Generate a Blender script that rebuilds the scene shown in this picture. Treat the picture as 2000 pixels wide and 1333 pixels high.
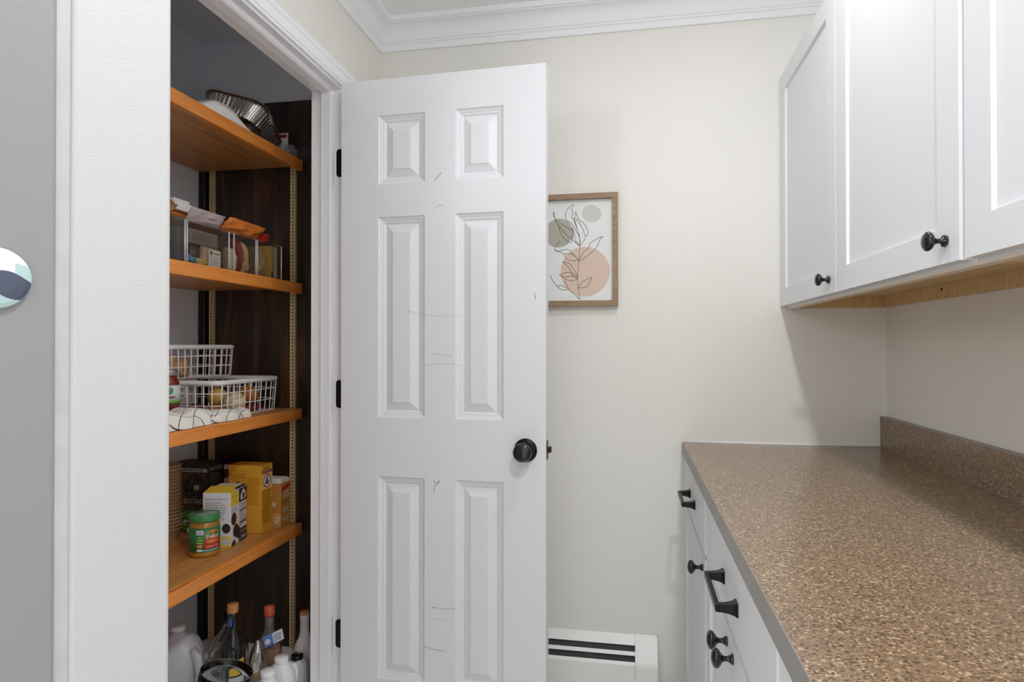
import bpy, bmesh, math, random
from mathutils import Matrix, Vector, noise
random.seed(7)
R = math.radians
scn = bpy.context.scene
for o in list(bpy.data.objects): bpy.data.objects.remove(o)
COL = scn.collection

# ------------------------------------------------------------ camera
cam = bpy.data.cameras.new('camera'); camo = bpy.data.objects.new('camera', cam); COL.objects.link(camo)
cam.sensor_width = 36; cam.lens = 1232.9 / 2000 * 36; cam.clip_start = .02
camo.location = (0, 0, 1.24); camo.rotation_euler = (R(90.415), 0, R(10.59))
scn.camera = camo

# ------------------------------------------------------------ world, lamps, exposure
w = bpy.data.worlds.new('world'); scn.world = w; w.use_nodes = True
w.node_tree.nodes['Background'].inputs[0].default_value = (.955, .98, 1, 1)
w.node_tree.nodes['Background'].inputs[1].default_value = 1.8
LAMPS = ((.24, .30, 19.0), (.24, 1.30, 6.8))   # recessed ceiling lamps: x, y, watts
vs = scn.view_settings
vs.view_transform = 'Standard'; vs.look = 'None'; vs.gamma = 1; vs.use_curve_mapping = False
vs.exposure = -0.52
scn.cycles.max_bounces = 16; scn.cycles.diffuse_bounces = 12; scn.cycles.transparent_max_bounces = 24

CEIL = 2.43; WL = -.909; WR = .808; WB = 2.21; YE = -.25     # ceiling, left / right / back wall faces
for x, y, e in LAMPS:
    l = bpy.data.lights.new('downlight', 'AREA'); l.shape = 'DISK'; l.size = .11; l.energy = e; l.color = (.985, .99, 1)
    lo = bpy.data.objects.new('downlight', l); COL.objects.link(lo); lo.location = (x, y, CEIL - .012)

kl = bpy.data.lights.new('kitchen_globe', 'POINT'); kl.energy = 70; kl.shadow_soft_size = .30; kl.color = (.99, .995, 1)      # kitchen pendant, left behind the camera
klo = bpy.data.objects.new('kitchen_globe', kl); COL.objects.link(klo); klo.location = (-2.0, -1.6, 2.05)

# ------------------------------------------------------------ materials
def s2l(c): return tuple(((v / 255) / 12.92 if v / 255 <= .04045 else ((v / 255 + .055) / 1.055) ** 2.4) for v in c) + (1,)
MATS = {}
def mat(name, rgb, rough=.5, metal=0, spec=.5, trans=0, ior=1.45, bump=0, bscale=200, var=0, vscale=8, coat=0, alpha=1, bstretch=(1, 1, 1)):
    if name in MATS: return MATS[name]
    m = bpy.data.materials.new(name); m.use_nodes = True; nt = m.node_tree; b = nt.nodes['Principled BSDF']
    b.inputs['Base Color'].default_value = s2l(rgb); b.inputs['Roughness'].default_value = rough
    b.inputs['Metallic'].default_value = metal; b.inputs['Specular IOR Level'].default_value = spec
    b.inputs['Transmission Weight'].default_value = trans; b.inputs['IOR'].default_value = ior
    b.inputs['Coat Weight'].default_value = coat; b.inputs['Alpha'].default_value = alpha
    tc = None
    if bump or var:
        tc = nt.nodes.new('ShaderNodeTexCoord'); mp = nt.nodes.new('ShaderNodeMapping')
        mp.inputs['Scale'].default_value = bstretch; nt.links.new(tc.outputs['Object'], mp.inputs[0])
    if bump:
        n = nt.nodes.new('ShaderNodeTexNoise'); n.inputs['Scale'].default_value = bscale; n.inputs['Detail'].default_value = 3
        nt.links.new(mp.outputs[0], n.inputs['Vector'])
        bn = nt.nodes.new('ShaderNodeBump'); bn.inputs['Strength'].default_value = bump; bn.inputs['Distance'].default_value = .001
        nt.links.new(n.outputs[0], bn.inputs['Height']); nt.links.new(bn.outputs[0], b.inputs['Normal'])
    if var:
        n = nt.nodes.new('ShaderNodeTexNoise'); n.inputs['Scale'].default_value = vscale; n.inputs['Detail'].default_value = 5
        nt.links.new(mp.outputs[0], n.inputs['Vector'])
        r = nt.nodes.new('ShaderNodeValToRGB'); c = s2l(rgb)
        r.color_ramp.elements[0].position = .3; r.color_ramp.elements[1].position = .7
        r.color_ramp.elements[0].color = tuple(max(0, v * (1 - var)) for v in c[:3]) + (1,)
        r.color_ramp.elements[1].color = tuple(min(1, v * (1 + var)) for v in c[:3]) + (1,)
        nt.links.new(n.outputs[0], r.inputs[0]); nt.links.new(r.outputs[0], b.inputs['Base Color'])
    MATS[name] = m; return m

def ramp_mat(name, stops, scale, stretch=(1, 1, 1), rough=.4, detail=6, distort=0, coat=0, bump=0, spec=.5, second=None):
    """noise ramp material: wood grain, flecked laminate"""
    m = bpy.data.materials.new(name); m.use_nodes = True; nt = m.node_tree; b = nt.nodes['Principled BSDF']
    b.inputs['Roughness'].default_value = rough; b.inputs['Coat Weight'].default_value = coat; b.inputs['Specular IOR Level'].default_value = spec
    tc = nt.nodes.new('ShaderNodeTexCoord'); mp = nt.nodes.new('ShaderNodeMapping'); mp.inputs['Scale'].default_value = stretch
    nt.links.new(tc.outputs['Object'], mp.inputs[0])
    n = nt.nodes.new('ShaderNodeTexNoise'); n.inputs['Scale'].default_value = scale; n.inputs['Detail'].default_value = detail
    n.inputs['Distortion'].default_value = distort; nt.links.new(mp.outputs[0], n.inputs['Vector'])
    r = nt.nodes.new('ShaderNodeValToRGB'); e = r.color_ramp.elements
    while len(e) < len(stops): e.new(.5)
    for k, (p, c) in enumerate(stops): e[k].position = p; e[k].color = s2l(c)
    nt.links.new(n.outputs[0], r.inputs[0]); out = r.outputs[0]
    if second:      # voronoi flecks (scale, threshold, colour)
        for sc, th, c in second:
            v = nt.nodes.new('ShaderNodeTexVoronoi'); v.inputs['Scale'].default_value = sc; nt.links.new(mp.outputs[0], v.inputs['Vector'])
            sep = nt.nodes.new('ShaderNodeSeparateColor'); nt.links.new(v.outputs['Color'], sep.inputs[0])
            g = nt.nodes.new('ShaderNodeMath'); g.operation = 'GREATER_THAN'; g.inputs[1].default_value = th; nt.links.new(sep.outputs[0], g.inputs[0])
            mx = nt.nodes.new('ShaderNodeMix'); mx.data_type = 'RGBA'; mx.inputs[7].default_value = s2l(c)
            nt.links.new(g.outputs[0], mx.inputs[0]); nt.links.new(out, mx.inputs[6]); out = mx.outputs[2]
    nt.links.new(out, b.inputs['Base Color'])
    if bump:
        bn = nt.nodes.new('ShaderNodeBump'); bn.inputs['Strength'].default_value = bump; bn.inputs['Distance'].default_value = .001
        nt.links.new(n.outputs[0], bn.inputs['Height']); nt.links.new(bn.outputs[0], b.inputs['Normal'])
    MATS[name] = m; return m

def clear_mat(name, rgb, see=.8, rough=.08):
    """thin clear plastic film or sheet"""
    m = bpy.data.materials.new(name); m.use_nodes = True; nt = m.node_tree; b = nt.nodes['Principled BSDF']
    b.inputs['Base Color'].default_value = s2l(rgb); b.inputs['Roughness'].default_value = rough
    t = nt.nodes.new('ShaderNodeBsdfTransparent'); t.inputs[0].default_value = s2l(rgb); mx = nt.nodes.new('ShaderNodeMixShader'); mx.inputs[0].default_value = see
    o = nt.nodes['Material Output']; b.inputs['Specular IOR Level'].default_value = .6
    g = nt.nodes.new('ShaderNodeBsdfGlossy'); g.inputs['Roughness'].default_value = rough; lw = nt.nodes.new('ShaderNodeLayerWeight'); lw.inputs[0].default_value = .5; pw = nt.nodes.new('ShaderNodeMath'); pw.operation = 'POWER'; pw.inputs[1].default_value = 4; nt.links.new(lw.outputs['Facing'], pw.inputs[0]); fr = nt.nodes.new('ShaderNodeMath'); fr.operation = 'MULTIPLY_ADD'; fr.inputs[1].default_value = .6; fr.inputs[2].default_value = .025; nt.links.new(pw.outputs[0], fr.inputs[0])
    m2 = nt.nodes.new('ShaderNodeMixShader'); nt.links.new(fr.outputs[0], m2.inputs[0])
    nt.links.new(b.outputs[0], mx.inputs[1]); nt.links.new(t.outputs[0], mx.inputs[2]); nt.links.new(mx.outputs[0], m2.inputs[1]); nt.links.new(g.outputs[0], m2.inputs[2]); nt.links.new(m2.outputs[0], o.inputs[0])
    MATS[name] = m; return m

WALL = mat('wall_paint', (232, 230, 224), .6, bump=.25, bscale=260, spec=.3)
CEILP = mat('ceiling_paint', (244, 244, 245), .7, bump=.1, bscale=200)
TRIMW = mat('trim_white', (240, 241, 243), .35)
DOORW = mat('door_white', (224, 225, 228), .38, bump=.05, bscale=90)
CABW = mat('cabinet_white', (230, 232, 235), .5, bump=.06, bscale=150)
CLOSETW = mat('closet_paint', (238, 243, 252), .7, bump=.15, bscale=60, var=.05, vscale=3)
BLACK = mat('black_metal', (28, 28, 29), .32, .6)
BLACKG = mat('black_glossy', (20, 20, 21), .16, .3, coat=.6)
SHELFW = ramp_mat('orange_wood', [(.25, (176, 114, 58)), (.5, (204, 142, 78)), (.75, (214, 158, 96))], 7, (6, .7, 6), .38, 8, .6, bump=.05)
NOSEW = ramp_mat('orange_nosing', [(.25, (214, 126, 50)), (.5, (228, 142, 64)), (.78, (236, 156, 78))], 9, (8, .6, 8), .35, 8, .4, coat=.15)
DARKW = ramp_mat('dark_wood', [(.3, (30, 24, 20)), (.52, (52, 36, 26)), (.72, (92, 60, 38))], 4, (5, 5, .6), .33, 9, .8, bump=.06)
PLYW = ramp_mat('pale_plywood', [(.3, (196, 162, 108)), (.6, (212, 180, 128)), (.8, (222, 192, 142))], 12, (8, 8, 1.2), .5, 6, .5)
FRAMEW = ramp_mat('frame_wood', [(.3, (134, 110, 84)), (.6, (158, 132, 104)), (.8, (172, 148, 120))], 30, (1, 6, 6), .55, 6, .4)
LAMIN = ramp_mat('flecked_laminate', [(.30, (98, 80, 62)), (.45, (126, 104, 82)), (.58, (144, 121, 97)), (.74, (168, 145, 118))], 330, (1, 1, 1), .22, 3, 0, spec=.6, second=((300, .90, (186, 162, 130)), (330, .90, (88, 70, 54))))
LEDGE = mat('laminate_edge', (150, 144, 138), .4, var=.05, vscale=40)
BRASS = mat('standard_brass', (226, 206, 158), .45, .2)
CREAM = mat('raw_edge', (226, 212, 190), .6)
FRIDGEG = mat('fridge_grey', (142, 142, 142), .5, bump=.12, bscale=500)
FRIDGEW = mat('fridge_white', (192, 192, 192), .42, bump=.35, bscale=330, bstretch=(.6, .6, 1.6))
GASKET = mat('gasket', (186, 186, 186), .6, var=.06, vscale=30)
WHITE = mat('white_plastic', (238, 238, 240), .35)
WIREW = mat('white_wire', (232, 232, 232), .35)
PAPERW = mat('white_paper', (236, 234, 228), .75)
DARKIN = mat('dark_interior', (52, 52, 50), .6)
FLOORM = ramp_mat('floor_vinyl', [(.3, (226, 222, 215)), (.6, (233, 230, 224)), (.8, (240, 238, 233))], 6, (1, 1, 1), .45)
FOIL = mat('foil', (206, 204, 200), .2, 1)
GLASS = mat('clear_glass', (250, 252, 252), .02, trans=1, ior=1.45)
CLEARP = clear_mat('clear_plastic', (244, 243, 240), .985)
CLEARE = clear_mat('clear_plastic_edge', (235, 236, 240), .35)
FILM = clear_mat('clear_film', (228, 230, 234), .84, .15)
def flat(rgb, rough=.6, **k):
    return mat('c_%d_%d_%d_%d' % (*rgb, int(rough * 100)), rgb, rough, **k)

# ------------------------------------------------------------ mesh helpers
WM = {}
def new_bm(): return bmesh.new()
def box(bm, x0, x1, y0, y1, z0, z1, bev=0, seg=1):
    b = bmesh.new() if bev else bm
    v = [b.verts.new(p) for p in ((x0, y0, z0), (x1, y0, z0), (x1, y1, z0), (x0, y1, z0), (x0, y0, z1), (x1, y0, z1), (x1, y1, z1), (x0, y1, z1))]
    for f in ((0, 3, 2, 1), (4, 5, 6, 7), (0, 1, 5, 4), (1, 2, 6, 5), (2, 3, 7, 6), (3, 0, 4, 7)): b.faces.new([v[i] for i in f])
    if bev:
        bmesh.ops.bevel(b, geom=b.edges[:], offset=bev, segments=seg, affect='EDGES', profile=.5)
        merge(bm, b)
    return bm
def merge(bm, b, M=None):
    if M is not None: b.transform(M)
    b.verts.index_update(); mp = [bm.verts.new(v.co) for v in b.verts]
    for f in b.faces:
        try: nf = bm.faces.new([mp[v.index] for v in f.verts]); nf.smooth = f.smooth
        except ValueError: pass
    b.free()
def lathe(bm, prof, cx=0, cy=0, cz=0, n=28, M=None, smooth=True):
    """prof: (radius, height) from bottom to top"""
    b = bmesh.new(); rings = []
    for r, z in prof:
        if r < 1e-6: rings.append([b.verts.new((0, 0, z))])
        else: rings.append([b.verts.new((r * math.cos(2 * math.pi * k / n), r * math.sin(2 * math.pi * k / n), z)) for k in range(n)])
    for a, c in zip(rings, rings[1:]):
        for k in range(n):
            q = [a[k % len(a)], a[(k + 1) % len(a)], c[(k + 1) % len(c)], c[k % len(c)]]
            u = []
            for x in q:
                if x not in u: u.append(x)
            if len(u) > 2:
                f = b.faces.new(u); f.smooth = smooth
    if len(rings[0]) > 1: b.faces.new(rings[0][::-1])
    if len(rings[-1]) > 1: b.faces.new(rings[-1])
    if M is not None: b.transform(M)
    b.transform(Matrix.Translation((cx, cy, cz))); merge(bm, b); return bm
def tube(bm, pts, r, n=8, closed=False):
    pts = [Vector(p) for p in pts]; rings = []; N = len(pts); b = bmesh.new(); prev = None
    for i, p in enumerate(pts):
        if closed: d = (pts[(i + 1) % N] - pts[i - 1])
        else: d = pts[min(i + 1, N - 1)] - pts[max(i - 1, 0)]
        d.normalize()
        a = prev if prev is not None else (Vector((0, 0, 1)) if abs(d.z) < .9 else Vector((1, 0, 0)))
        s = d.cross(a).normalized(); u = s.cross(d).normalized(); prev = u
        rr = r[i] if isinstance(r, (list, tuple)) else r
        rings.append([b.verts.new(p + s * rr * math.cos(2 * math.pi * k / n) + u * rr * math.sin(2 * math.pi * k / n)) for k in range(n)])
    for i in range(N if closed else N - 1):
        A, B = rings[i], rings[(i + 1) % N]
        for k in range(n):
            f = b.faces.new([A[k], A[(k + 1) % n], B[(k + 1) % n], B[k]]); f.smooth = True
    if not closed: b.faces.new(rings[0][::-1]); b.faces.new(rings[-1])
    merge(bm, b); return bm
def prism(bm, poly, axis, a0, a1, mit0=None, mit1=None):
    """extrude a 2-D polygon along an axis ('x': poly=(y,z), 'y': poly=(x,z), 'z': poly=(x,y)); mit: per-point end functions"""
    def P(p, a):
        return {'x': (a, p[0], p[1]), 'y': (p[0], a, p[1]), 'z': (p[0], p[1], a)}[axis]
    A = [bm.verts.new(P(p, mit0(p) if mit0 else a0)) for p in poly]; B = [bm.verts.new(P(p, mit1(p) if mit1 else a1)) for p in poly]
    n = len(poly)
    for k in range(n): bm.faces.new([A[k], A[(k + 1) % n], B[(k + 1) % n], B[k]])
    bm.faces.new(A[::-1]); bm.faces.new(B); return bm
def rrect(w, h, r, n=6):
    out = []
    for cx, cy, a in ((w / 2 - r, h / 2 - r, 0), (-w / 2 + r, h / 2 - r, 90), (-w / 2 + r, -h / 2 + r, 180), (w / 2 - r, -h / 2 + r, 270)):
        for k in range(n + 1): t = R(a + 90 * k / n); out.append((cx + r * math.cos(t), cy + r * math.sin(t)))
    return out
def loft(bm, loops, cap0=True, cap1=True, smooth=True):
    rings = [[bm.verts.new(p) for p in L] for L in loops]; n = len(loops[0])
    for A, B in zip(rings, rings[1:]):
        for k in range(n):
            f = bm.faces.new([A[k], A[(k + 1) % n], B[(k + 1) % n], B[k]]); f.smooth = smooth
    if cap0: bm.faces.new(rings[0][::-1])
    if cap1: bm.faces.new(rings[-1])
    return bm
def pillow(bm, w, h, d, M, seed=0, rough=.25, n=14, p=2.5):
    """a filled bag: width x, height z, thickness y, crimped at the rim, wrinkled"""
    b = bmesh.new(); F = {}
    for s in (-1, 1):
        for i in range(n + 1):
            for j in range(n + 1):
                x = 2 * i / n - 1; z = 2 * j / n - 1; edge = i in (0, n) or j in (0, n)
                if edge and (i, j, -1) in F and s == 1: F[(i, j, 1)] = F[(i, j, -1)]; continue
                t = max(0, (1 - abs(x) ** p) * (1 - abs(z) ** p)) ** .5
                q = noise.noise(Vector((x * 2.2 + seed, z * 2.2, s * 3 + seed)))
                F[(i, j, s)] = b.verts.new((x * w / 2 + q * rough * w * .04, s * d / 2 * t * (1 + rough * q), z * h / 2 + q * rough * h * .03))
    for s in (-1, 1):
        for i in range(n):
            for j in range(n):
                q = [F[(i, j, s)], F[(i + 1, j, s)], F[(i + 1, j + 1, s)], F[(i, j + 1, s)]]
                f = b.faces.new(q if s == -1 else q[::-1]); f.smooth = True
    merge(bm, b, M); return bm
def blob(bm, rad, M, seed=0, amp=.1, freq=2, sub=3, smooth=True):
    b = bmesh.new(); bmesh.ops.create_icosphere(b, subdivisions=sub, radius=1)
    for v in b.verts:
        k = 1 + amp * noise.noise(v.co * freq + Vector((seed, seed * .7, 0)))
        v.co = Vector((v.co.x * rad[0] * k, v.co.y * rad[1] * k, v.co.z * rad[2] * k))
    for f in b.faces: f.smooth = smooth
    merge(bm, b, M); return bm
T = lambda x, y, z: Matrix.Translation((x, y, z))
RZ = lambda a: Matrix.Rotation(R(a), 4, 'Z')
RX = lambda a: Matrix.Rotation(R(a), 4, 'X')
RY = lambda a: Matrix.Rotation(R(a), 4, 'Y')

def link(name, bm, m, parent=None):
    me = bpy.data.meshes.new(name)
    if parent is not None: bm.transform(WM[parent.name].inverted())
    bmesh.ops.recalc_face_normals(bm, faces=bm.faces[:]); bm.to_mesh(me); bm.free(); me.materials.append(m)
    o = bpy.data.objects.new(name, me); COL.objects.link(o)
    if parent is not None: o.parent = parent; WM[o.name] = WM[parent.name].copy()
    else: WM[o.name] = Matrix.Identity(4)
    return o
def tag(o, label, cat, group=None, kind=None):
    o['label'] = label; o['category'] = cat
    if group: o['group'] = group
    if kind: o['kind'] = kind
    return o
def solo(name, bm, m, label, cat, base=None, group=None):
    """a thing that is one mesh, its origin at its base"""
    if base is None:
        lo = [min(v.co[k] for v in bm.verts) for k in range(3)]; hi = [max(v.co[k] for v in bm.verts) for k in range(3)]
        base = ((lo[0] + hi[0]) / 2, (lo[1] + hi[1]) / 2, lo[2])
    bm.transform(T(*base).inverted()); o = link(name, bm, m); o.location = base; WM[o.name] = T(*base)
    return tag(o, label, cat, group)
def thing(name, label, cat, loc, rz=0, group=None):
    o = bpy.data.objects.new(name, None); COL.objects.link(o); o.empty_display_size = .05
    o.location = loc; o.rotation_euler = (0, 0, R(rz)); WM[o.name] = T(*loc) @ RZ(rz)
    return tag(o, label, cat, group)
def struct(name, bm, m, label, cat):
    o = link(name, bm, m); return tag(o, label, cat, kind='structure')
def sthing(name, label, cat, loc, rz=0):
    o = thing(name, label, cat, loc, rz); o['kind'] = 'structure'; return o
def text_bm(s, wd, ht):
    """flat lettering, fitted to a width and height, centred on the origin in x-y"""
    c = bpy.data.curves.new('t', 'FONT'); c.body = s; c.resolution_u = 2; c.align_x = 'CENTER'; c.align_y = 'CENTER'
    o = bpy.data.objects.new('t', c); COL.objects.link(o); dg = bpy.context.evaluated_depsgraph_get()
    me = bpy.data.meshes.new_from_object(o.evaluated_get(dg)); b = bmesh.new(); b.from_mesh(me)
    bpy.data.objects.remove(o); bpy.data.curves.remove(c); bpy.data.meshes.remove(me)
    xs = [v.co.x for v in b.verts]; ys = [v.co.y for v in b.verts]
    cx, cy = (min(xs) + max(xs)) / 2, (min(ys) + max(ys)) / 2; sx = wd / (max(xs) - min(xs)); sy = ht / (max(ys) - min(ys))
    for v in b.verts: v.co = Vector(((v.co.x - cx) * sx, (v.co.y - cy) * sy, 0))
    return b
def frame_m(c, right, up):
    r = Vector(right).normalized(); u = Vector(up).normalized(); n = r.cross(u)
    return Matrix(((r.x, u.x, n.x, c[0]), (r.y, u.y, n.y, c[1]), (r.z, u.z, n.z, c[2]), (0, 0, 0, 1)))
class Face:
    """a flat printable face: origin at its lower left corner, millimetre-thin print laid on it"""
    def __init__(s, parent, o, right, up=(0, 0, 1)): s.p = parent; s.o = Vector(o); s.r = Vector(right).normalized(); s.u = Vector(up).normalized(); s.n = s.r.cross(s.u); s.k = 0
    def M(s, x, y, lift=None):
        s.k += 1; c = s.o + s.r * x + s.u * y + s.n * (.0003 + .00008 * s.k if lift is None else lift); return frame_m(c, s.r, s.u)
    def text(s, t, x, y, wd, ht, m): b = text_bm(t, wd, ht); b.transform(s.M(x, y)); return link('lettering', b, m, s.p)
    def rect(s, x0, x1, y0, y1, m, name='printed_patch'):
        b = new_bm(); v = [b.verts.new(p) for p in ((x0, y0, 0), (x1, y0, 0), (x1, y1, 0), (x0, y1, 0))]; b.faces.new(v); b.transform(s.M(0, 0)); return link(name, b, m, s.p)
    def disc(s, x, y, rx, ry, m, name='printed_patch', n=24):
        b = new_bm(); b.faces.new([b.verts.new((rx * math.cos(2 * math.pi * k / n), ry * math.sin(2 * math.pi * k / n), 0)) for k in range(n)]); b.transform(s.M(x, y)); return link(name, b, m, s.p)
    def lines(s, x0, x1, y0, y1, n, m, fill=.45, seed=1, name='printed_lines'):
        rnd = random.Random(seed); b = new_bm(); st = (y1 - y0) / n
        for k in range(n):
            y = y1 - st * (k + .5); h = st * fill / 2; x = x0; e = x1 - rnd.random() * .25 * (x1 - x0)
            while x < e:
                w_ = min(e - x, (.06 + .1 * rnd.random()) * (x1 - x0) + .002)
                b.faces.new([b.verts.new(p) for p in ((x, y - h, 0), (x + w_, y - h, 0), (x + w_, y + h, 0), (x, y + h, 0))]); x += w_ + .02 * (x1 - x0) + .0005
        b.transform(s.M(0, 0)); return link(name, b, m, s.p)
    def poly(s, pts, m, name='printed_patch'):
        b = new_bm(); b.faces.new([b.verts.new((x, y, 0)) for x, y in pts]); b.transform(s.M(0, 0)); return link(name, b, m, s.p)

# ============================================================ THE SETTING
bm = box(new_bm(), -2.8, .95, -2.3, 2.36, -.06, 0); struct('floor', bm, FLOORM, 'pale vinyl floor of the narrow room', 'floor')
bm = box(new_bm(), -1.95, .95, YE, 2.36, CEIL, CEIL + .06); struct('ceiling', bm, CEILP, 'smooth white ceiling above the crown moulding', 'ceiling')
bm = box(new_bm(), -1.74, .95, WB, WB + .1, 0, CEIL); struct('wall_back', bm, WALL, 'pale greige end wall with the framed print', 'wall')
bm = box(new_bm(), WR, WR + .1, -.12, WB, 0, CEIL); struct('wall_right', bm, WALL, 'greige wall behind the wall cabinets and countertop', 'wall')
YJ = 1.884; YN = 1.06; HEAD = 2.064; XI = -1.013      # far jamb, near jamb, head height, closet side of the wall
bm = new_bm(); box(bm, XI, WL, YJ + .018, WB, 0, CEIL); box(bm, XI, WL, YN - .08, YJ + .018, HEAD + .018, CEIL); box(bm, XI, WL, YN - .08, YN - .018, 0, HEAD + .018)
struct('wall_left', bm, WALL, 'greige wall with the open pantry doorway', 'wall')
bm = new_bm(); box(bm, -1.74, XI, YN - .08, YN, 0, CEIL); struct('wall_closet_near', bm, CLOSETW, 'painted side wall of the pantry beside the refrigerator', 'wall')
bm = box(new_bm(), -1.74, -1.64, YN, WB, 0, CEIL); struct('wall_closet_back', bm, CLOSETW, 'grey painted wall at the back of the pantry', 'wall')
bm = box(new_bm(), -1.64, XI, WB - .006, WB, 0, CEIL); struct('wall_closet_far', bm, CLOSETW, 'grey painted wall above the dark pantry panel', 'wall')
bm = box(new_bm(), -1.64, XI, YN, WB - .006, CEIL - .014, CEIL); struct('ceiling_closet', bm, CLOSETW, 'grey ceiling inside the pantry', 'ceiling')
bm = box(new_bm(), -1.64, XI, YN, WB - .02, 0, .105); struct('floor_closet', bm, WHITE, 'raised white floor inside the pantry', 'floor')
bm = box(new_bm(), -1.85, -1.74, .05, YN - .08, 0, CEIL); struct('wall_alcove', bm, WALL, 'greige wall behind the refrigerator', 'wall')
bm = box(new_bm(), -1.85, -1.74, YN - .08, YN, 0, CEIL); struct('wall_alcove_end', bm, WALL, 'short greige wall end beside the pantry', 'wall')

# crown moulding, mitred in the corners
CP = [(0, 2.326), (.009, 2.326), (.010, 2.347), (.014, 2.350), (.015, 2.356), (.019, 2.359)]
for k in range(1, 9):
    t = k / 8 * math.pi / 2; CP.append((.019 + .033 * (1 - math.cos(t)), 2.359 + .050 * math.sin(t)))
CP += [(.054, 2.412), (.061, 2.414), (.064, CEIL), (0, CEIL)]
bm = prism(new_bm(), [(WB - d, z) for d, z in CP], 'x', 0, 0, lambda p: WL + (WB - p[0]), lambda p: WR - (WB - p[0]))
struct('trim_1', bm, TRIMW, 'white crown moulding along the end wall', 'crown moulding')
bm = prism(new_bm(), [(WL + d, z) for d, z in CP], 'y', YN - .08, 0, None, lambda p: WB - (p[0] - WL))
struct('trim_2', bm, TRIMW, 'white crown moulding above the pantry doorway', 'crown moulding')
bm = prism(new_bm(), [(WR - d, z) for d, z in CP], 'y', -.12, 0, None, lambda p: WB - (WR - p[0]))
struct('trim_3', bm, TRIMW, 'white crown moulding above the wall cabinets', 'crown moulding')

# door frame: jambs, stops and casing
fr = sthing('trim_4', 'white door frame with stepped casing around the pantry', 'door frame', (WL, YJ, 0))
link('jamb', box(new_bm(), XI, WL, YJ, YJ + .018, 0, HEAD, .0012), TRIMW, fr)
link('jamb', box(new_bm(), XI, WL, YN - .018, YN, 0, HEAD, .0012), TRIMW, fr)
link('head_jamb', box(new_bm(), XI, WL, YN - .018, YJ + .018, HEAD, HEAD + .018, .0012), TRIMW, fr)
def stop_prof(side):   # x, offset from the jamb
    return [(-.974, 0), (-.974, .011), (-.944, .011), (-.938, .008), (-.934, .003), (-.934, 0)]
bm = prism(new_bm(), [(x, YJ - d) for x, d in stop_prof(0)], 'z', 0, HEAD - .0001); link('door_stop', bm, TRIMW, fr)
bm = prism(new_bm(), [(x, YN + d) for x, d in stop_prof(0)], 'z', 0, HEAD - .0001); link('door_stop', bm, TRIMW, fr)
bm = prism(new_bm(), [(x, HEAD - d) for x, d in stop_prof(0)], 'y', YN, YJ); link('door_stop', bm, TRIMW, fr)
KP = [(.006, 0), (.006, .009), (.010, .011), (.013, .011), (.015, .014), (.040, .016), (.042, .0185), (.057, .0185), (.060, .016), (.060, 0)]   # distance from opening, height off the wall
bm = prism(new_bm(), [(WL + h, HEAD + d) for d, h in KP], 'y', 0, 0, lambda p: YN - (p[1] - HEAD), lambda p: YJ + (p[1] - HEAD)); link('head_casing', bm, TRIMW, fr)
bm = prism(new_bm(), [(WL + h, YJ + d) for d, h in KP], 'z', 0, 0, None, lambda p: HEAD + (p[1] - YJ)); link('side_casing', bm, TRIMW, fr)
bm = prism(new_bm(), [(WL + h, YN - d) for d, h in KP], 'z', 0, 0, None, lambda p: HEAD + (YN - p[1])); link('side_casing', bm, TRIMW, fr)
SCUFF = mat('scuff_dark', (60, 58, 56), .7)
for k, (z, h) in enumerate(((1.80, .055), (1.05, .06), (.315, .075))):
    bm = blob(new_bm(), (.0012, .0006, h), T(-.9355, YJ - .0035, z), seed=k * 3, amp=.9, freq=3, sub=3); link('paint_chip', bm, SCUFF, fr)

# ------------------------------------------------------------ six-panel door
DW, DT, DZ0, DZ1 = .647, .040, .012, 2.06
door = sthing('door_1', 'white six-panel pantry door standing open with black knob', 'door', (-.885, 1.836, 0), -2.46)
MD = WM[door.name]
SC = [0, .124, .276, .373, .521, DW]; ZC = [DZ0, .222, .84, 1.02, 1.635, 1.735, 1.948, DZ1]
bm = new_bm()
for i in range(5):
    for j in range(7):
        if i in (1, 3) and j in (1, 3, 5): continue
        x0, x1, z0, z1 = SC[i], SC[i + 1], ZC[j], ZC[j + 1]
        for y in (0, DT): bm.faces.new([bm.verts.new(p) for p in ((x0, y, z0), (x1, y, z0), (x1, y, z1), (x0, y, z1))])
for a, b_ in (((0, DZ0), (DW, DZ0)), ((DW, DZ0), (DW, DZ1)), ((DW, DZ1), (0, DZ1)), ((0, DZ1), (0, DZ0))):
    bm.faces.new([bm.verts.new(p) for p in ((a[0], 0, a[1]), (b_[0], 0, b_[1]), (b_[0], DT, b_[1]), (a[0], DT, a[1]))])
for i in (1, 3):
    for j in (1, 3, 5):
        c = [(SC[i], ZC[j]), (SC[i + 1], ZC[j]), (SC[i + 1], ZC[j + 1]), (SC[i], ZC[j + 1])]
        for k in range(4):
            a, b_ = c[k], c[(k + 1) % 4]; bm.faces.new([bm.verts.new(p) for p in ((a[0], 0, a[1]), (b_[0], 0, b_[1]), (b_[0], DT, b_[1]), (a[0], DT, a[1]))])
bmesh.ops.remove_doubles(bm, verts=bm.verts[:], dist=1e-5); bm.transform(MD); link('slab', bm, DOORW, door)
PP = [(0, 0), (.004, .0045), (.010, .0068), (.012, .0085), (.016, .0088), (.021, .0125), (.0235, .0128), (.0445, .0050), (.0455, .0030), (.049, .0022)]
for i in (1, 3):
    for j in (1, 3, 5):
        bm = new_bm(); rings = []
        def ring(o, y): return [(SC[i] + o, y, ZC[j] + o), (SC[i + 1] - o, y, ZC[j] + o), (SC[i + 1] - o, y, ZC[j + 1] - o), (SC[i] + o, y, ZC[j + 1] - o)]
        loft(bm, [ring(o, DT - d) for o, d in PP[::-1]] + [ring(o, d) for o, d in PP], smooth=False)
        bm.transform(MD); link('raised_panel', bm, DOORW, door)
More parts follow.
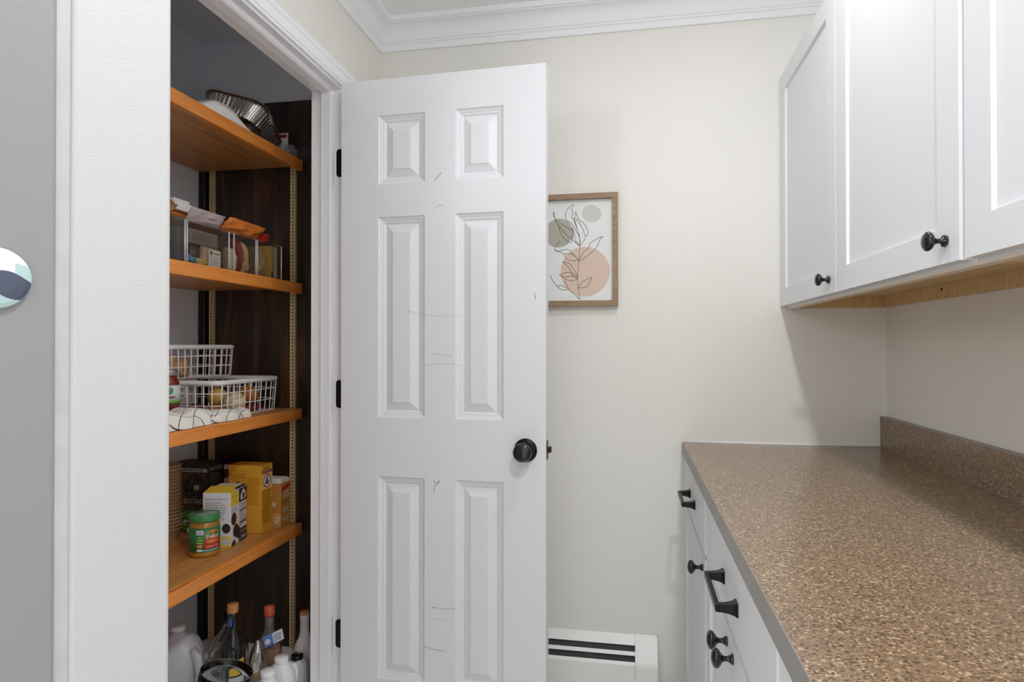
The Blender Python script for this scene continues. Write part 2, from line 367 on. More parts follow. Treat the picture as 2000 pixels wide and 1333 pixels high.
KM = MD @ T(.587, 0, .936) @ RX(90)          # local z points out of the door face, towards the room
kn = link('door_knob', lathe(new_bm(), [(.011, .006), (.011, .022), (.014, .028), (.021, .033), (.0265, .040), (.0275, .048), (.0262, .053), (.022, .057), (.012, .0595), (0, .060)], M=KM), BLACKG, door)
ro = link('rosette', lathe(new_bm(), [(.0345, 0), (.0345, .003), (.032, .007), (.026, .009), (.012, .010), (0, .010)], M=KM), BLACK, kn)
link('set_screw', lathe(new_bm(), [(.003, 0), (.003, .0115), (0, .012)], n=10, M=KM @ T(0, .0225, 0)), BLACKG, kn)
KB = MD @ T(.587, DT, .936) @ RX(-90)
k2 = link('door_knob', lathe(new_bm(), [(.011, .006), (.011, .022), (.014, .028), (.021, .033), (.0265, .040), (.0275, .048), (.0262, .053), (.022, .057), (.012, .0595), (0, .060)], M=KB), BLACKG, door)
link('rosette', lathe(new_bm(), [(.0345, 0), (.0345, .003), (.032, .007), (.026, .009), (0, .010)], M=KB), BLACK, k2)
bm = box(new_bm(), DW - .0005, DW + .0015, .010, .034, .936 - .028, .936 + .028, .0008); bm.transform(MD); lp = link('latch_plate', bm, BLACK, door)
bm = prism(new_bm(), [(DW, .014), (DW + .004, .014), (DW + .0115, .026), (DW + .0115, .030), (DW, .030)], 'z', .936 - .008, .936 + .009); bm.transform(MD); link('latch_bolt', bm, mat('latch', (74, 62, 52), .4, .7), lp)
for z in (1.825, 1.085, .322):
    bm = prism(new_bm(), [(x, zz) for x, zz in [(-.9245 + .026 + px, z + pz) for px, pz in rrect(.052, .089, .010, 5)]], 'y', YJ - .0022, YJ + .0005)
    h = link('hinge', bm, BLACK, door)
    link('hinge_barrel', lathe(new_bm(), [(.0045, z - .0445), (.0055, z - .043), (.0055, z + .043), (.0045, z + .0445)], cx=-.884, cy=YJ - .012, n=14), BLACK, h)
    bm = box(new_bm(), -.0015, .0002, .004, .038, z - .0445, z + .0445); bm.transform(MD); link('door_leaf', bm, BLACK, h)
# scuffs on the door
SC1 = mat('scuff_grey', (110, 108, 106), .7); SC2 = mat('scuff_faint', (176, 176, 178), .6)
def stroke(pts, r, m):
    bm = tube(new_bm(), [MD @ Vector((x, -.0002, z)) for x, z in pts], r, 5); link('scuff_mark', bm, m, door)
stroke([(.306, 1.737), (.316, 1.748), (.327, 1.757), (.326, 1.762)], .0007, SC1)
stroke([(.312, 1.654), (.320, 1.661), (.335, 1.662)], .0005, SC1)
stroke([(.305, .800), (.309, .817), (.318, .825), (.324, .835)], .0007, SC1); stroke([(.305, .835), (.309, .825), (.322, .833)], .0007, SC1)
stroke([(.276, .335), (.30, .330), (.345, .327)], .0005, SC1); stroke([(.30, .455), (.34, .452), (.372, .457)], .0004, SC1); stroke([(.29, .42), (.36, .417)], .0004, SC2)
stroke([(.30, .69), (.302, .691)], .0009, SC1); stroke([(.22, 1.345), (.30, 1.33), (.40, 1.33)], .0004, SC2); stroke([(.30, 1.215), (.36, 1.21)], .0004, SC2)
stroke([(.614, 1.393), (.617, 1.375)], .0014, SC2); stroke([(.28, 1.18), (.34, 1.187), (.40, 1.18)], .0004, SC2); stroke([(.33, .47), (.30, .45)], .0004, SC2)

# ------------------------------------------------------------ pantry lining
dp = sthing('wall_panel', 'dark brown wooden panel lining the pantry side', 'wall panel', (-1.33, 2.19, 0))
link('panel_board', box(new_bm(), -1.64, XI, 2.19, WB - .006, .105, 2.167, .002), DARKW, dp)
link('batten', box(new_bm(), -1.64, -1.612, 2.172, 2.19, .105, 1.94, .002), mat('black_stain', (26, 25, 24), .4, bump=.1, bscale=80), dp)
link('edge_board', box(new_bm(), -1.19, XI, 2.183, 2.19, .105, 2.10, .002), DARKW, dp)
for x, z in ((-1.20, 2.02), (-1.15, 1.93), (-1.14, 1.60), (-1.145, 1.45), (-1.15, 1.86), (-1.16, .60)):
    link('nail_head', lathe(new_bm(), [(.0022, 0), (.0022, .002), (.0012, .003), (0, .003)], n=8, M=T(x, 2.183, z) @ RX(90)), FOIL, dp)
for x, lab in ((-1.588, 'slotted brass shelf standard in the pantry corner'), (-1.247, 'slotted brass shelf standard near the shelf fronts')):
    st = thing('shelf_standard', lab, 'shelf standard', (x, 2.19, .107), group='shelf standards on the dark panel')
    bm = new_bm(); w_ = .0105
    box(bm, x - w_, x - w_ + .0055, 2.181, 2.190, .107, 1.955); box(bm, x + w_ - .0055, x + w_, 2.178, 2.190, .107, 1.955)
    z = .110
    while z < 1.95: box(bm, x - w_ + .0055, x + w_ - .0055, 2.183, 2.190, z, z + .0065); z += .0127
    link('slotted_strip', bm, BRASS, st)
    link('slot_backing', box(new_bm(), x - w_ + .0055, x + w_ - .0055, 2.1885, 2.1899, .107, 1.955), mat('slot_black', (24, 20, 16), .6), st)
SH = [(1.933, 'foil pan'), (1.472, 'clear bins'), (1.006, 'white wire baskets'), (.578, 'food boxes')]
for z, what in SH:
    s = thing('pantry_shelf', 'orange wooden pantry shelf carrying the ' + what, 'shelf', (-1.42, 1.62, z - .039))
    link('board', box(new_bm(), -1.638, -1.224, YN + .005, 2.176, z - .021, z, .0012), SHELFW, s)
    link('nosing', box(new_bm(), -1.224, -1.204, YN + .005, 2.177, z - .039, z + .0005, .0025, 2), NOSEW, s)

# ------------------------------------------------------------ wall cabinets (right)
XU = .487
def shaker(th, name, x, y0, y1, z0, z1, stile, rail, rec=.006, t=.019, side=-1):
    """recessed-panel front facing -x; y0<y1; one mesh for the frame, one for the panel"""
    d = link(name, new_bm(), CABW, th); bm = new_bm()
    for a, b_, c, e in ((y0, y0 + stile, z0, z1), (y1 - stile, y1, z0, z1), (y0 + stile, y1 - stile, z0, z0 + rail), (y0 + stile, y1 - stile, z1 - rail, z1)):
        box(bm, x, x + t, a, b_, c, e)
    bmesh.ops.remove_doubles(bm, verts=bm.verts[:], dist=1e-5)
    ed = [e for e in bm.edges if abs(e.verts[0].co.x - x) < 1e-5 and abs(e.verts[1].co.x - x) < 1e-5 and len(e.link_faces) == 2 and abs(e.link_faces[0].normal.dot(e.link_faces[1].normal)) < .5]
    bm.transform(WM[th.name].inverted()); bm.to_mesh(d.data); bm.free()
    b2 = new_bm(); prism(b2, [(y0 + stile - .002, z0 + rail - .002), (y1 - stile + .002, z0 + rail - .002), (y1 - stile + .002, z1 - rail + .002), (y0 + stile - .002, z1 - rail + .002)], 'x', x + rec, x + t - .003)
    link('panel', b2, CABW, d)
    b3 = new_bm()           # sloped inner bead
    q = [(y0 + stile, z0 + rail), (y1 - stile, z0 + rail), (y1 - stile, z1 - rail), (y0 + stile, z1 - rail)]; e = .0022
    q2 = [(y0 + stile + e, z0 + rail + e), (y1 - stile - e, z0 + rail + e), (y1 - stile - e, z1 - rail - e), (y0 + stile + e, z1 - rail - e)]
    for k in range(4):
        n = (k + 1) % 4; b3.faces.new([b3.verts.new(p) for p in ((x + .001, *q[k]), (x + .001, *q[n]), (x + rec, *q2[n]), (x + rec, *q2[k]))])
        b3.faces.new([b3.verts.new(p) for p in ((x + rec, *q2[k]), (x + rec, *q2[n]), (x + rec + .001, *q[n]), (x + rec + .001, *q[k]))])
    link('bead', b3, CABW, d)
    return d
def knob(parent, x, y, z, ornate=False, s=1.0):
    M = T(x, y, z) @ RY(-90)
    base = [(.0085, 0), (.0085, .002), (.0068, .0045), (.0045, .008), (.004, .012), (.005, .0155), (.0095, .019), (.0142, .0225), (.0158, .026), (.0148, .0295), (.0105, .0325), (.005, .034), (0, .0343)]
    bm = lathe(new_bm(), [(r * s, h * s) for r, h in base], M=M); k = link('knob', bm, BLACKG, parent)
    if ornate:
        bm = new_bm()
        for i in range(10):
            a = i / 10 * 2 * math.pi; blob(bm, (.0022, .0022, .003), M @ T(.0075 * math.cos(a), .0075 * math.sin(a), .003), sub=2, amp=0)
        link('beaded_collar', bm, BLACKG, k)
    return k
def upper(y0, y1, doors, label):
    c = thing('wall_cabinet', label, 'cabinet', ((XU + WR) / 2, (y0 + y1) / 2, 1.360))
    bm = new_bm(); box(bm, .526, WR - .001, y0 + .001, y1 - .001, 1.402, 2.122); link('carcass', bm, CABW, c)
    link('underside', box(new_bm(), .526, .790, y0 + .019, y1 - .013, 1.396, 1.402), PLYW, c)
    link('hanging_rail', box(new_bm(), .789, WR - .001, y0 + .001, y1 - .001, 1.362, 1.4025), PLYW, c)
    link('side_rail', box(new_bm(), .526, .789, y1 - .013, y1 - .001, 1.362, 1.4025), PLYW, c)
    link('side_rail', box(new_bm(), .526, .789, y0 + .001, y0 + .013, 1.362, 1.4025), PLYW, c)
    bm = new_bm(); box(bm, .507, .526, y0 + .001, y1 - .001, 1.3625, 2.122); link('face_frame', bm, CABW, c)
    link('raw_edge', box(new_bm(), .506, .527, y0 + .001, y1 - .001, 1.359, 1.3625), CREAM, c)
    if y1 > 2: link('screw_hole', lathe(new_bm(), [(.004, 0), (.004, .001), (0, .001)], n=10, M=T(.7892, 1.80, 1.385) @ RY(-90)), DARKIN, c)
    for a, b_, kx in doors:
        d = shaker(c, 'door', XU, a, b_, 1.369, 2.122, .070, .056)
        knob(d, XU, kx, 1.404, True)
    return c
upper(1.043, 2.208, ((1.637, 2.206, 1.685), (1.056, 1.630, 1.096)), 'white shaker wall cabinet with two doors against the end wall')
upper(.455, 1.0415, ((.470, 1.040, .505),), 'white shaker wall cabinet beside the cabinet against the end wall')

# ------------------------------------------------------------ base cabinets and counter
XD = .180; CT = .914
def pull(parent, x, ya, yb, z):
    k = link('drawer_pull', new_bm(), BLACK, parent)
    bm = new_bm()
    for y in (ya, yb):
        L = []
        for d, s in ((0, .0120), (.002, .0120), (.006, .0098), (.014, .0078), (.026, .0064), (.036, .0060)):
            L.append([(x - d, y - s, z - s), (x - d, y + s, z - s), (x - d, y + s, z + s), (x - d, y - s, z + s)])
        loft(bm, L, smooth=False)
    box(bm, x - .037, x - .0285, min(ya, yb) - .006, max(ya, yb) + .006, z - .0058, z + .0058, .0012)
    bm.transform(WM[parent.name].inverted()); bmesh.ops.recalc_face_normals(bm, faces=bm.faces[:]); bm.to_mesh(k.data); bm.free(); return k
def base(y0, y1, drawers, doors, label):
    c = thing('base_cabinet', label, 'cabinet', (.50, (y0 + y1) / 2, 0))
    bm = new_bm(); box(bm, .199, WR - .002, y0 + .001, y1 - .001, .10, .8755); link('carcass', bm, CABW, c)
    link('toe_kick', box(new_bm(), .27, WR - .002, y0 + .001, y1 - .001, 0, .10), mat('toe_grey', (150, 150, 150), .6), c)
    for a, b_, ha, hb in drawers:
        d = link('drawer', box(new_bm(), XD, .1992, a, b_, .722, .866, .002), CABW, c); pull(d, XD, ha, hb, .789)
    for a, b_, ky in doors:
        d = shaker(c, 'door', XD, a, b_, .115, .712, .060, .058, t=.0192); knob(d, XD, ky, .680, False, 1.12)
    return c
base(1.596, 2.208, ((1.616, 2.187, 1.995, 1.855),), ((1.616, 2.187, 1.657),), 'white base cabinet with one drawer and one door against the end wall')
base(.828, 1.595, ((.840, 1.577, 1.293, 1.138),), ((1.217, 1.577, 1.254), (.840, 1.213, 1.183)), 'white base cabinet with one wide drawer over two doors')
base(.260, .827, ((.272, .815, .62, .465),), ((.272, .815, .775),), 'white base cabinet with one door next to the wide two-door one')
ct = thing('countertop', 'brown flecked laminate countertop with upstand along the wall', 'countertop', (.49, 1.1, .8765))
link('slab', box(new_bm(), .1735, WR - .0015, .255, WB - .0015, .8765, CT), LAMIN, ct)
link('edge_band', box(new_bm(), .1722, .1736, .255, WB - .0015, .8765, CT - .0006), LEDGE, ct)
bs = link('backsplash', box(new_bm(), .788, WR - .0015, .255, WB - .0015, CT, 1.012), LAMIN, ct)
link('top_cap', box(new_bm(), .7878, WR - .0012, .255, WB - .0012, 1.012, 1.0135), LEDGE, bs)
link('caulk_bead', tube(new_bm(), [(.190, WB - .003, CT + .001), (.785, WB - .003, CT + .001)], .003, 6), TRIMW, ct)

# ------------------------------------------------------------ baseboard heater
hx0, hx1, hx2 = WL + .002, .015, .089
ht = thing('baseboard_heater', 'white baseboard heater with two dark louver slots on the end wall', 'heater', (-.4, 2.18, 0))
HW = mat('heater_white', (236, 236, 234), .3)
A = Vector((2.207, .251)); B = Vector((2.150, .172)); nrm = Vector((-.81, .585))
def slat(t0, t1, name, th=.003):
    a = A.lerp(B, t0); b_ = A.lerp(B, t1); a2 = a - nrm * th; b2 = b_ - nrm * th
    link(name, prism(new_bm(), [tuple(a), tuple(b_), tuple(b2), tuple(a2)], 'x', hx0, hx1), HW, ht)
slat(0, .36, 'top_cover'); slat(.56, .69, 'louver'); slat(.89, 1.0, 'front_lip')
link('front_panel', box(new_bm(), hx0, hx1, 2.147, 2.151, .03, .174, .0015), HW, ht)
link('fin_pack', prism(new_bm(), [(2.200, .226), (2.160, .165), (2.160, .05), (2.2, .05)], 'x', hx0, hx1), DARKIN, ht)
link('damper_bracket', prism(new_bm(), [(2.199, .232), (2.160, .175), (2.165, .165), (2.2, .20)], 'x', -.155, -.125), mat('bracket_black', (30, 30, 30), .5), ht)
bm = prism(new_bm(), [(2.209, .256), (2.196, .254), (2.146, .180), (2.143, .172), (2.143, .012), (2.209, .012)], 'x', hx1 + .0005, hx2)
bmesh.ops.bevel(bm, geom=bm.edges[:], offset=.003, segments=2, affect='EDGES'); link('end_cap', bm, HW, ht)

# ------------------------------------------------------------ framed print
fx0, fx1, fz0, fz1 = -.352, -.040, 1.377, 1.766; fw = .0185; fy0, fy1 = WB - .027, WB - .001
pf = thing('framed_picture', 'wood-framed print of a line-drawn leafy stem over a peach circle', 'picture', ((fx0 + fx1) / 2, WB - .014, fz0))
for poly in ([(fx0, fz0), (fx1, fz0), (fx1 - fw, fz0 + fw), (fx0 + fw, fz0 + fw)], [(fx0, fz1), (fx1, fz1), (fx1 - fw, fz1 - fw), (fx0 + fw, fz1 - fw)],
             [(fx0, fz0), (fx0, fz1), (fx0 + fw, fz1 - fw), (fx0 + fw, fz0 + fw)], [(fx1, fz0), (fx1, fz1), (fx1 - fw, fz1 - fw), (fx1 - fw, fz0 + fw)]):
    bm = new_bm(); A_ = [bm.verts.new((x, fy0, z)) for x, z in poly]; B_ = [bm.verts.new((x, fy1, z)) for x, z in poly]
    for k in range(4): bm.faces.new([A_[k], A_[(k + 1) % 4], B_[(k + 1) % 4], B_[k]])
    bm.faces.new(A_); bm.faces.new(B_[::-1]); link('frame_rail', bm, FRAMEW, pf)
pr = link('print_sheet', box(new_bm(), fx0 + fw - .003, fx1 - fw + .003, WB - .012, WB - .009, fz0 + fw - .003, fz1 - fw + .003), mat('print_paper', (232, 233, 232), .5), pf)
def cx(x): return -.040 + (960 + x / 4.443 - 1207) * .00178
def cz(y): return 1.766 - (340 + y / 4.443 - 379) * .001772
def inkblob(x, y, rx, ry, m, lift, wob=0, seed=0):
    bm = new_bm(); pts = []
    for k in range(48):
        a = 2 * math.pi * k / 48; q = 1 + wob * math.sin(2 * a + seed) + wob * .6 * math.sin(3 * a + seed * 2)
        X = max(fx0 + fw, cx(x + rx * q * math.cos(a))); pts.append((X, WB - .0122 - lift, cz(y + ry * q * math.sin(a))))
    bm.faces.new([bm.verts.new(p) for p in pts]); link('ink_shape', bm, m, pr)
inkblob(815, 848, 210, 219, mat('ink_peach', (218, 194, 177), .6), .0001, .012, 1)
inkblob(585, 505, 124, 128, mat('ink_olive', (176, 173, 160), .6), .00015, .02, 2)
inkblob(872, 345, 82, 78, mat('ink_grey', (206, 207, 200), .6), .0001, .035, .5)
INK = mat('ink_line', (72, 62, 56), .7)
STR = [[(770, 1090), (756, 990), (752, 880), (762, 760), (770, 620), (768, 540)],
 [(770, 545), (735, 485), (700, 425), (655, 392), (645, 350), (658, 310), (695, 266), (722, 264), (702, 290), (711, 340), (700, 366), (722, 402), (745, 470), (770, 545)],
 [(735, 322), (728, 370), (760, 412), (800, 482), (818, 542), (838, 520), (836, 480), (800, 420), (760, 390), (735, 322)], [(820, 555), (792, 598), (770, 620)], [(720, 378), (735, 430), (770, 560), (770, 618)],
 [(540, 315), (546, 360), (590, 412), (680, 470), (712, 492), (706, 540), (692, 562)], [(540, 315), (562, 402), (590, 450), (600, 500), (650, 570), (702, 585), (712, 500)], [(590, 440), (650, 520), (720, 580), (768, 620)], [(705, 460), (725, 520), (735, 580), (768, 618)],
 [(972, 547), (930, 560), (862, 600), (848, 640), (800, 680), (772, 735), (768, 752)], [(972, 547), (945, 570), (920, 632), (870, 682), (822, 720), (770, 755)],
 [(600, 578), (556, 620), (554, 652), (582, 662), (662, 650), (702, 682), (760, 745)], [(554, 652), (632, 690), (652, 730), (702, 752), (760, 746)], [(632, 690), (700, 692), (756, 738)],
 [(622, 758), (672, 770), (702, 800), (752, 885)], [(622, 758), (684, 822), (702, 872), (750, 905)],
 [(592, 873), (652, 852), (702, 858), (752, 896)], [(592, 873), (642, 890), (702, 884), (750, 905)], [(605, 880), (652, 912), (700, 926), (752, 908)],
 [(755, 992), (790, 940), (832, 916), (874, 898), (852, 942), (832, 980), (800, 986), (755, 992)],
 [(770, 1090), (722, 1040), (672, 996), (655, 960), (640, 922)], [(672, 996), (622, 1004), (578, 975), (540, 930), (508, 874)], [(578, 975), (602, 962), (652, 984)]]
bm = new_bm()
for s in STR:
    sm = [Vector((cx(x), WB - .0124, cz(y))) for x, y in s]
    dense = []
    for k in range(len(sm) - 1):
        p0 = sm[max(k - 1, 0)]; p1 = sm[k]; p2 = sm[k + 1]; p3 = sm[min(k + 2, len(sm) - 1)]
        for q in range(5):
            t = q / 5; dense.append(.5 * ((2 * p1) + (p2 - p0) * t + (2 * p0 - 5 * p1 + 4 * p2 - p3) * t * t + (-p0 + 3 * p1 - 3 * p2 + p3) * t ** 3))
    dense.append(sm[-1]); tube(bm, dense, .00075, 5)
link('line_drawing', bm, INK, pr)

# ------------------------------------------------------------ ceiling lamps
for k, (x, y, e) in enumerate(LAMPS):
    lt = thing('recessed_lamp', ('recessed ceiling lamp above the fridge and counter', 'recessed ceiling lamp in front of the pantry door', '')[k], 'lamp', (x, y, CEIL))
    link('trim_ring', lathe(new_bm(), [(.078, -.001), (.098, -.001), (.096, -.006), (.082, -.008), (.078, -.001)], cx=x, cy=y, cz=CEIL, n=36), TRIMW, lt)
    m = mat('lamp_lens', (255, 250, 240), .5); m.node_tree.nodes['Principled BSDF'].inputs['Emission Color'].default_value = (1, .96, .9, 1); m.node_tree.nodes['Principled BSDF'].inputs['Emission Strength'].default_value = 3
    link('lens', lathe(new_bm(), [(.077, -.002), (.077, -.0005), (0, -.0005)], cx=x, cy=y, cz=CEIL, n=36), m, lt)

bm = box(new_bm(), -2.7, -1.4, -2.2, -1.0, CEIL, CEIL + .06); struct('ceiling_kitchen', bm, CEILP, 'white kitchen ceiling that carries the pendant', 'ceiling')
pd = thing('pendant_lamp', 'white kitchen pendant lamp hanging near the ceiling', 'lamp', (-2.0, -1.6, CEIL))
link('canopy', lathe(new_bm(), [(.06, -.02), (.06, 0), (0, 0)], -2.0, -1.6, CEIL, 28), TRIMW, pd)
link('shade', lathe(new_bm(), [(.01, -.05), (.05, -.055), (.13, -.075), (.14, -.085), (.13, -.08), (.05, -.06), (0, -.055)], -2.0, -1.6, CEIL, 32), TRIMW, pd)
link('rod', lathe(new_bm(), [(.006, -.055), (.006, -.015), (0, -.015)], -2.0, -1.6, CEIL, 12), FOIL, pd)

# ------------------------------------------------------------ refrigerator and magnet
fg = thing('refrigerator', 'grey refrigerator with white textured door edge beside the pantry', 'refrigerator', (-.512, .632, 0), 60)
MF = WM[fg.name]
def fbox(name, x0, x1, y0, y1, z0, z1, bev, m, seg=3, par=None):
    bm = box(new_bm(), x0, x1, y0, y1, z0, z1, bev, seg); bm.transform(MF); return link(name, bm, m, par or fg)
fbox('cabinet', -.72, -.108, 0, .58, .06, 1.735, .004, FRIDGEG)
fbox('gasket', -.110, -.094, .004, .576, .64, 1.725, .002, GASKET); fbox('gasket', -.110, -.094, .004, .576, .09, .615, .002, GASKET)
fd = fbox('fresh_food_door', -.096, 0, -.001, .581, .632, 1.735, .0045, FRIDGEW); fz = fbox('freezer_drawer', -.096, 0, -.001, .581, .08, .624, .0045, FRIDGEW)
bm = tube(new_bm(), [(.0, .52, .80), (.04, .52, .82), (.045, .52, .9), (.045, .52, 1.35), (.04, .52, 1.43), (0, .52, 1.45)], .011, 10); bm.transform(MF); link('handle', bm, FOIL, fd)
bm = tube(new_bm(), [(.0, .08, .55), (.04, .10, .55), (.045, .15, .55), (.045, .43, .55), (.04, .48, .55), (0, .50, .55)], .011, 10); bm.transform(MF); link('handle', bm, FOIL, fz)
fbox('foot_grille', -.70, -.03, .01, .57, 0, .06, .003, DARKIN)
mg = thing('fridge_magnet', 'round white button magnet with navy and mint print on the refrigerator', 'magnet', tuple((MF @ Vector((-.158, -.0005, 1.304)))), 60)
MM = WM[mg.name] @ RX(90); rr = .0292
prof = [(rr - .001, 0), (rr, .0015), (rr, .0035), (rr * .97, .0055), (rr * .85, .0072), (rr * .6, .0084), (rr * .3, .0090), (0, .0092)]
link('button', lathe(new_bm(), prof, n=48, M=MM), mat('button_white', (232, 236, 246), .25, coat=.5), mg)
def dome(r): 
    r = min(r, rr * .985)
    for (r1, z1), (r0, z0) in zip(prof[::-1], prof[-2::-1]):
        if r <= r0: return z1 + (z0 - z1) * (r - r1) / (r0 - r1)
    return .002
def dome_print(test, m, lift):
    """printed patch following the dome: cells of a polar grid whose centre passes the test"""
    bm = new_bm(); NA, NR = 240, 60
    for i in range(NR):
        for j in range(NA):
            a0, a1 = 2 * math.pi * j / NA, 2 * math.pi * (j + 1) / NA; r0, r1 = rr * .985 * i / NR, rr * .985 * (i + 1) / NR
            rm, am = (r0 + r1) / 2, (a0 + a1) / 2
            if test(rm * math.cos(am) / rr, rm * math.sin(am) / rr):
                pts = [(r0, a0), (r1, a0), (r1, a1), (r0, a1)] if i else [(0, a0), (r1, a0), (r1, a1)]
                bm.faces.new([bm.verts.new((r * math.cos(a), r * math.sin(a), dome(r) + lift)) for r, a in pts])
    bm.transform(MM); return link('printed_patch', bm, m, mg)
# local x runs towards the fridge front, local y runs up
dome_print(lambda x, y: abs(y + .12 + .28 * x) < .34 + .10 * math.sin(x * 4), mat('print_navy', (76, 82, 100), .3), .0002)
dome_print(lambda x, y: (x > .52 and .12 < y + .28 * x < .66) or (.12 < x < .75 and -.98 < y < -.46 - .28 * x), mat('print_mint', (176, 200, 200), .3), .0001)

# ============================================================ TOP SHELF (z 1.933)
z0 = 1.9335
bm = new_bm(); prof = [(1.63, 0), (1.645, .018), (1.69, .044), (1.735, .050), (1.77, .046), (1.82, .022), (1.875, .003), (1.875, 0)]
loops = []
for k, (x, sc_) in enumerate(((-1.213, .55), (-1.216, .9), (-1.23, 1.02), (-1.28, 1.05), (-1.33, 1.0), (-1.36, .6))):
    loops.append([(x - .02 * (1 - (2 * (y - 1.75) / .25) ** 2 * .3) * 0, y, z0 + h * sc_ + .0005) for y, h in prof])
loft(bm, loops, smooth=True); solo('folded_napkin', bm, mat('napkin', (232, 230, 224), .85, bump=.4, bscale=70), 'white folded cloth at the front of the top shelf', 'cloth')
# foil roasting pan, fluted
bm = new_bm(); loops = []
def flute(w_, h_, z, amp, n=26, r=.06):
    base_ = rrect(w_, h_, r, n // 2); out = []; N = len(base_); per = 0; 
    # resample evenly
    seg = [math.dist(base_[i], base_[(i + 1) % N]) for i in range(N)]; L = sum(seg); M_ = 300; k = 0; acc = 0; pos = []
    for i in range(M_):
        s = L * i / M_
        while acc + seg[k] < s: acc += seg[k]; k += 1
        t = (s - acc) / seg[k]; a = base_[k]; b_ = base_[(k + 1) % N]; p = (a[0] + (b_[0] - a[0]) * t, a[1] + (b_[1] - a[1]) * t)
        q = 1 + amp * (1 if (i // 3) % 2 else -1); out.append((p[0] * q, p[1] * q, z))
    return out
loops = [flute(.17, .20, 0, 0), flute(.176, .206, .004, .006), flute(.190, .222, .028, .014), flute(.208, .242, .056, .014), flute(.212, .246, .060, 0), flute(.232, .266, .061, 0), flute(.233, .267, .064, 0), flute(.230, .264, .065, 0), flute(.210, .244, .063, 0), flute(.188, .220, .028, .014), flute(.172, .202, .006, 0)]
loft(bm, loops, smooth=False); bm.transform(T(-1.365, 2.018, 1.992) @ RZ(12) @ RY(14) @ RX(-20))
solo('foil_pan', bm, FOIL, 'fluted silver foil pan leaning on the top shelf', 'pan')
bm = new_bm(); loft(bm, [[(x - 1.33, y + 1.925, z) for x, y in rrect(.2 - k, .085 - k, .03)] for z, k in ((z0 + .0005, .03), (1.972, 0), (1.975, .004))]); 
solo('dark_dish', bm, mat('dark_dish', (64, 50, 42), .35), 'dark brown dish under the foil pan on the top shelf', 'dish')
bm = pillow(new_bm(), .055, .04, .03, T(-1.225, 2.13, 1.957) @ RZ(80) @ RX(-25), 4, 1.2); solo('crumpled_wrap', bm, FILM, 'crumpled clear wrap at the end of the top shelf', 'wrap')
bm = pillow(new_bm(), .05, .105, .012, T(-1.285, 2.170, z0 + .0545), 2, .3); pk = solo('paper_packet', bm, PAPERW, 'small white and red packet behind the foil pan', 'packet')
bm = pillow(new_bm(), .046, .016, .0145, T(-1.285, 2.170, z0 + .092), 2, .2); link('red_stripe', bm, flat((170, 40, 60)), pk)
bg = thing('clear_bag', 'clear plastic bag with white clips at the dark end of the top shelf', 'bag', (-1.34, 1.62, z0))
link('film', pillow(new_bm(), .16, .125, .10, T(-1.37, 1.565, z0 + .066) @ RZ(70), 9, 1.2, n=20), FILM, bg)
for k in range(3):
    link('clip', tube(new_bm(), [(-1.335, 1.612 + .016 * math.cos(a) * 1.2, z0 + .025 + .032 * k + .014 * math.sin(a)) for a in [R(-60 + 24 * i) for i in range(11)]], .0042, 8), WHITE, bg)

# ============================================================ BIN SHELF (z 1.472)
z0 = 1.4725
def clear_bin(y0, y1, label, h=.128):
    b = thing('clear_bin', label, 'bin', (-1.43, (y0 + y1) / 2, z0), group='clear bins on the second shelf')
    bm = new_bm(); x0, x1, t = -1.60, -1.248, .0022
    box(bm, x0, x1, y0, y1, z0, z0 + t); box(bm, x0, x1, y0, y0 + t, z0 + t, z0 + h); box(bm, x0, x1, y1 - t, y1, z0 + t, z0 + h)
    box(bm, x0, x0 + t, y0 + t, y1 - t, z0 + t, z0 + h); box(bm, x1 - t, x1, y0 + t, y1 - t, z0 + t, z0 + h); link('wall', bm, CLEARP, b)
    bm = new_bm()
    for y in (y0 + .0015, y1 - .0015): link('corner_edge', tube(new_bm(), [(x1, y, z0 + .002), (x1, y, z0 + h)], .0026, 8), CLEARE, b)
    bm = tube(new_bm(), [(x1, y0, z0 + h), (x1, y1, z0 + h), (x0, y1, z0 + h), (x0, y0, z0 + h)], .0028, 8, True); link('rim', bm, CLEARP, b); return b
clear_bin(1.385, 1.598, 'clear bin of blue-banded pasta bags next to the pantry edge')
clear_bin(1.604, 1.800, 'clear bin holding a white-labelled bag and a grey carton')
clear_bin(1.822, 1.946, 'clear bin holding cracker sleeves and a red packet')
clear_bin(1.952, 2.105, 'clear bin holding tan sleeves and a yellow box')
def at_front(d=0): return -1.262 - d
pb = solo('pasta_bag', pillow(new_bm(), .172, .050, .08, T(-1.312, 1.492, z0 + .031) @ RZ(90), 3, .9), mat('pasta_brown', (86, 66, 52), .35, var=.5, vscale=60), 'brown pasta bag with a blue band in the clear bin', 'bag')
link('blue_band', pillow(new_bm(), .168, .026, .078, T(-1.310, 1.492, z0 + .067) @ RZ(90), 5, .5), flat((78, 132, 176), .35), pb)
solo('snack_bag', pillow(new_bm(), .095, .040, .045, T(-1.318, 1.664, z0 + .046) @ RZ(90) @ RY(24), 6, .8), mat('snack_dark', (40, 44, 54), .3, var=.5, vscale=25), 'dark snack bag leaning in the clear bin', 'bag')
solo('blue_pouch', pillow(new_bm(), .055, .022, .03, T(-1.272, 1.645, z0 + .022) @ RZ(90) @ RY(14), 8, .6), flat((94, 152, 206), .35), 'small blue pouch at the bottom of the clear bin', 'bag')
solo('yellow_pouch', pillow(new_bm(), .06, .026, .03, T(-1.27, 1.688, z0 + .017) @ RZ(90), 8, .6), flat((206, 172, 104), .45), 'small yellow pouch at the bottom of the clear bin', 'bag')
fb = solo('flour_bag', pillow(new_bm(), .085, .066, .035, T(-1.276, 1.742, z0 + .037) @ RZ(90), 11, .5), mat('oat_beige', (178, 160, 132), .6, var=.3, vscale=50), 'beige grain bag with a white printed label in the clear bin', 'bag')
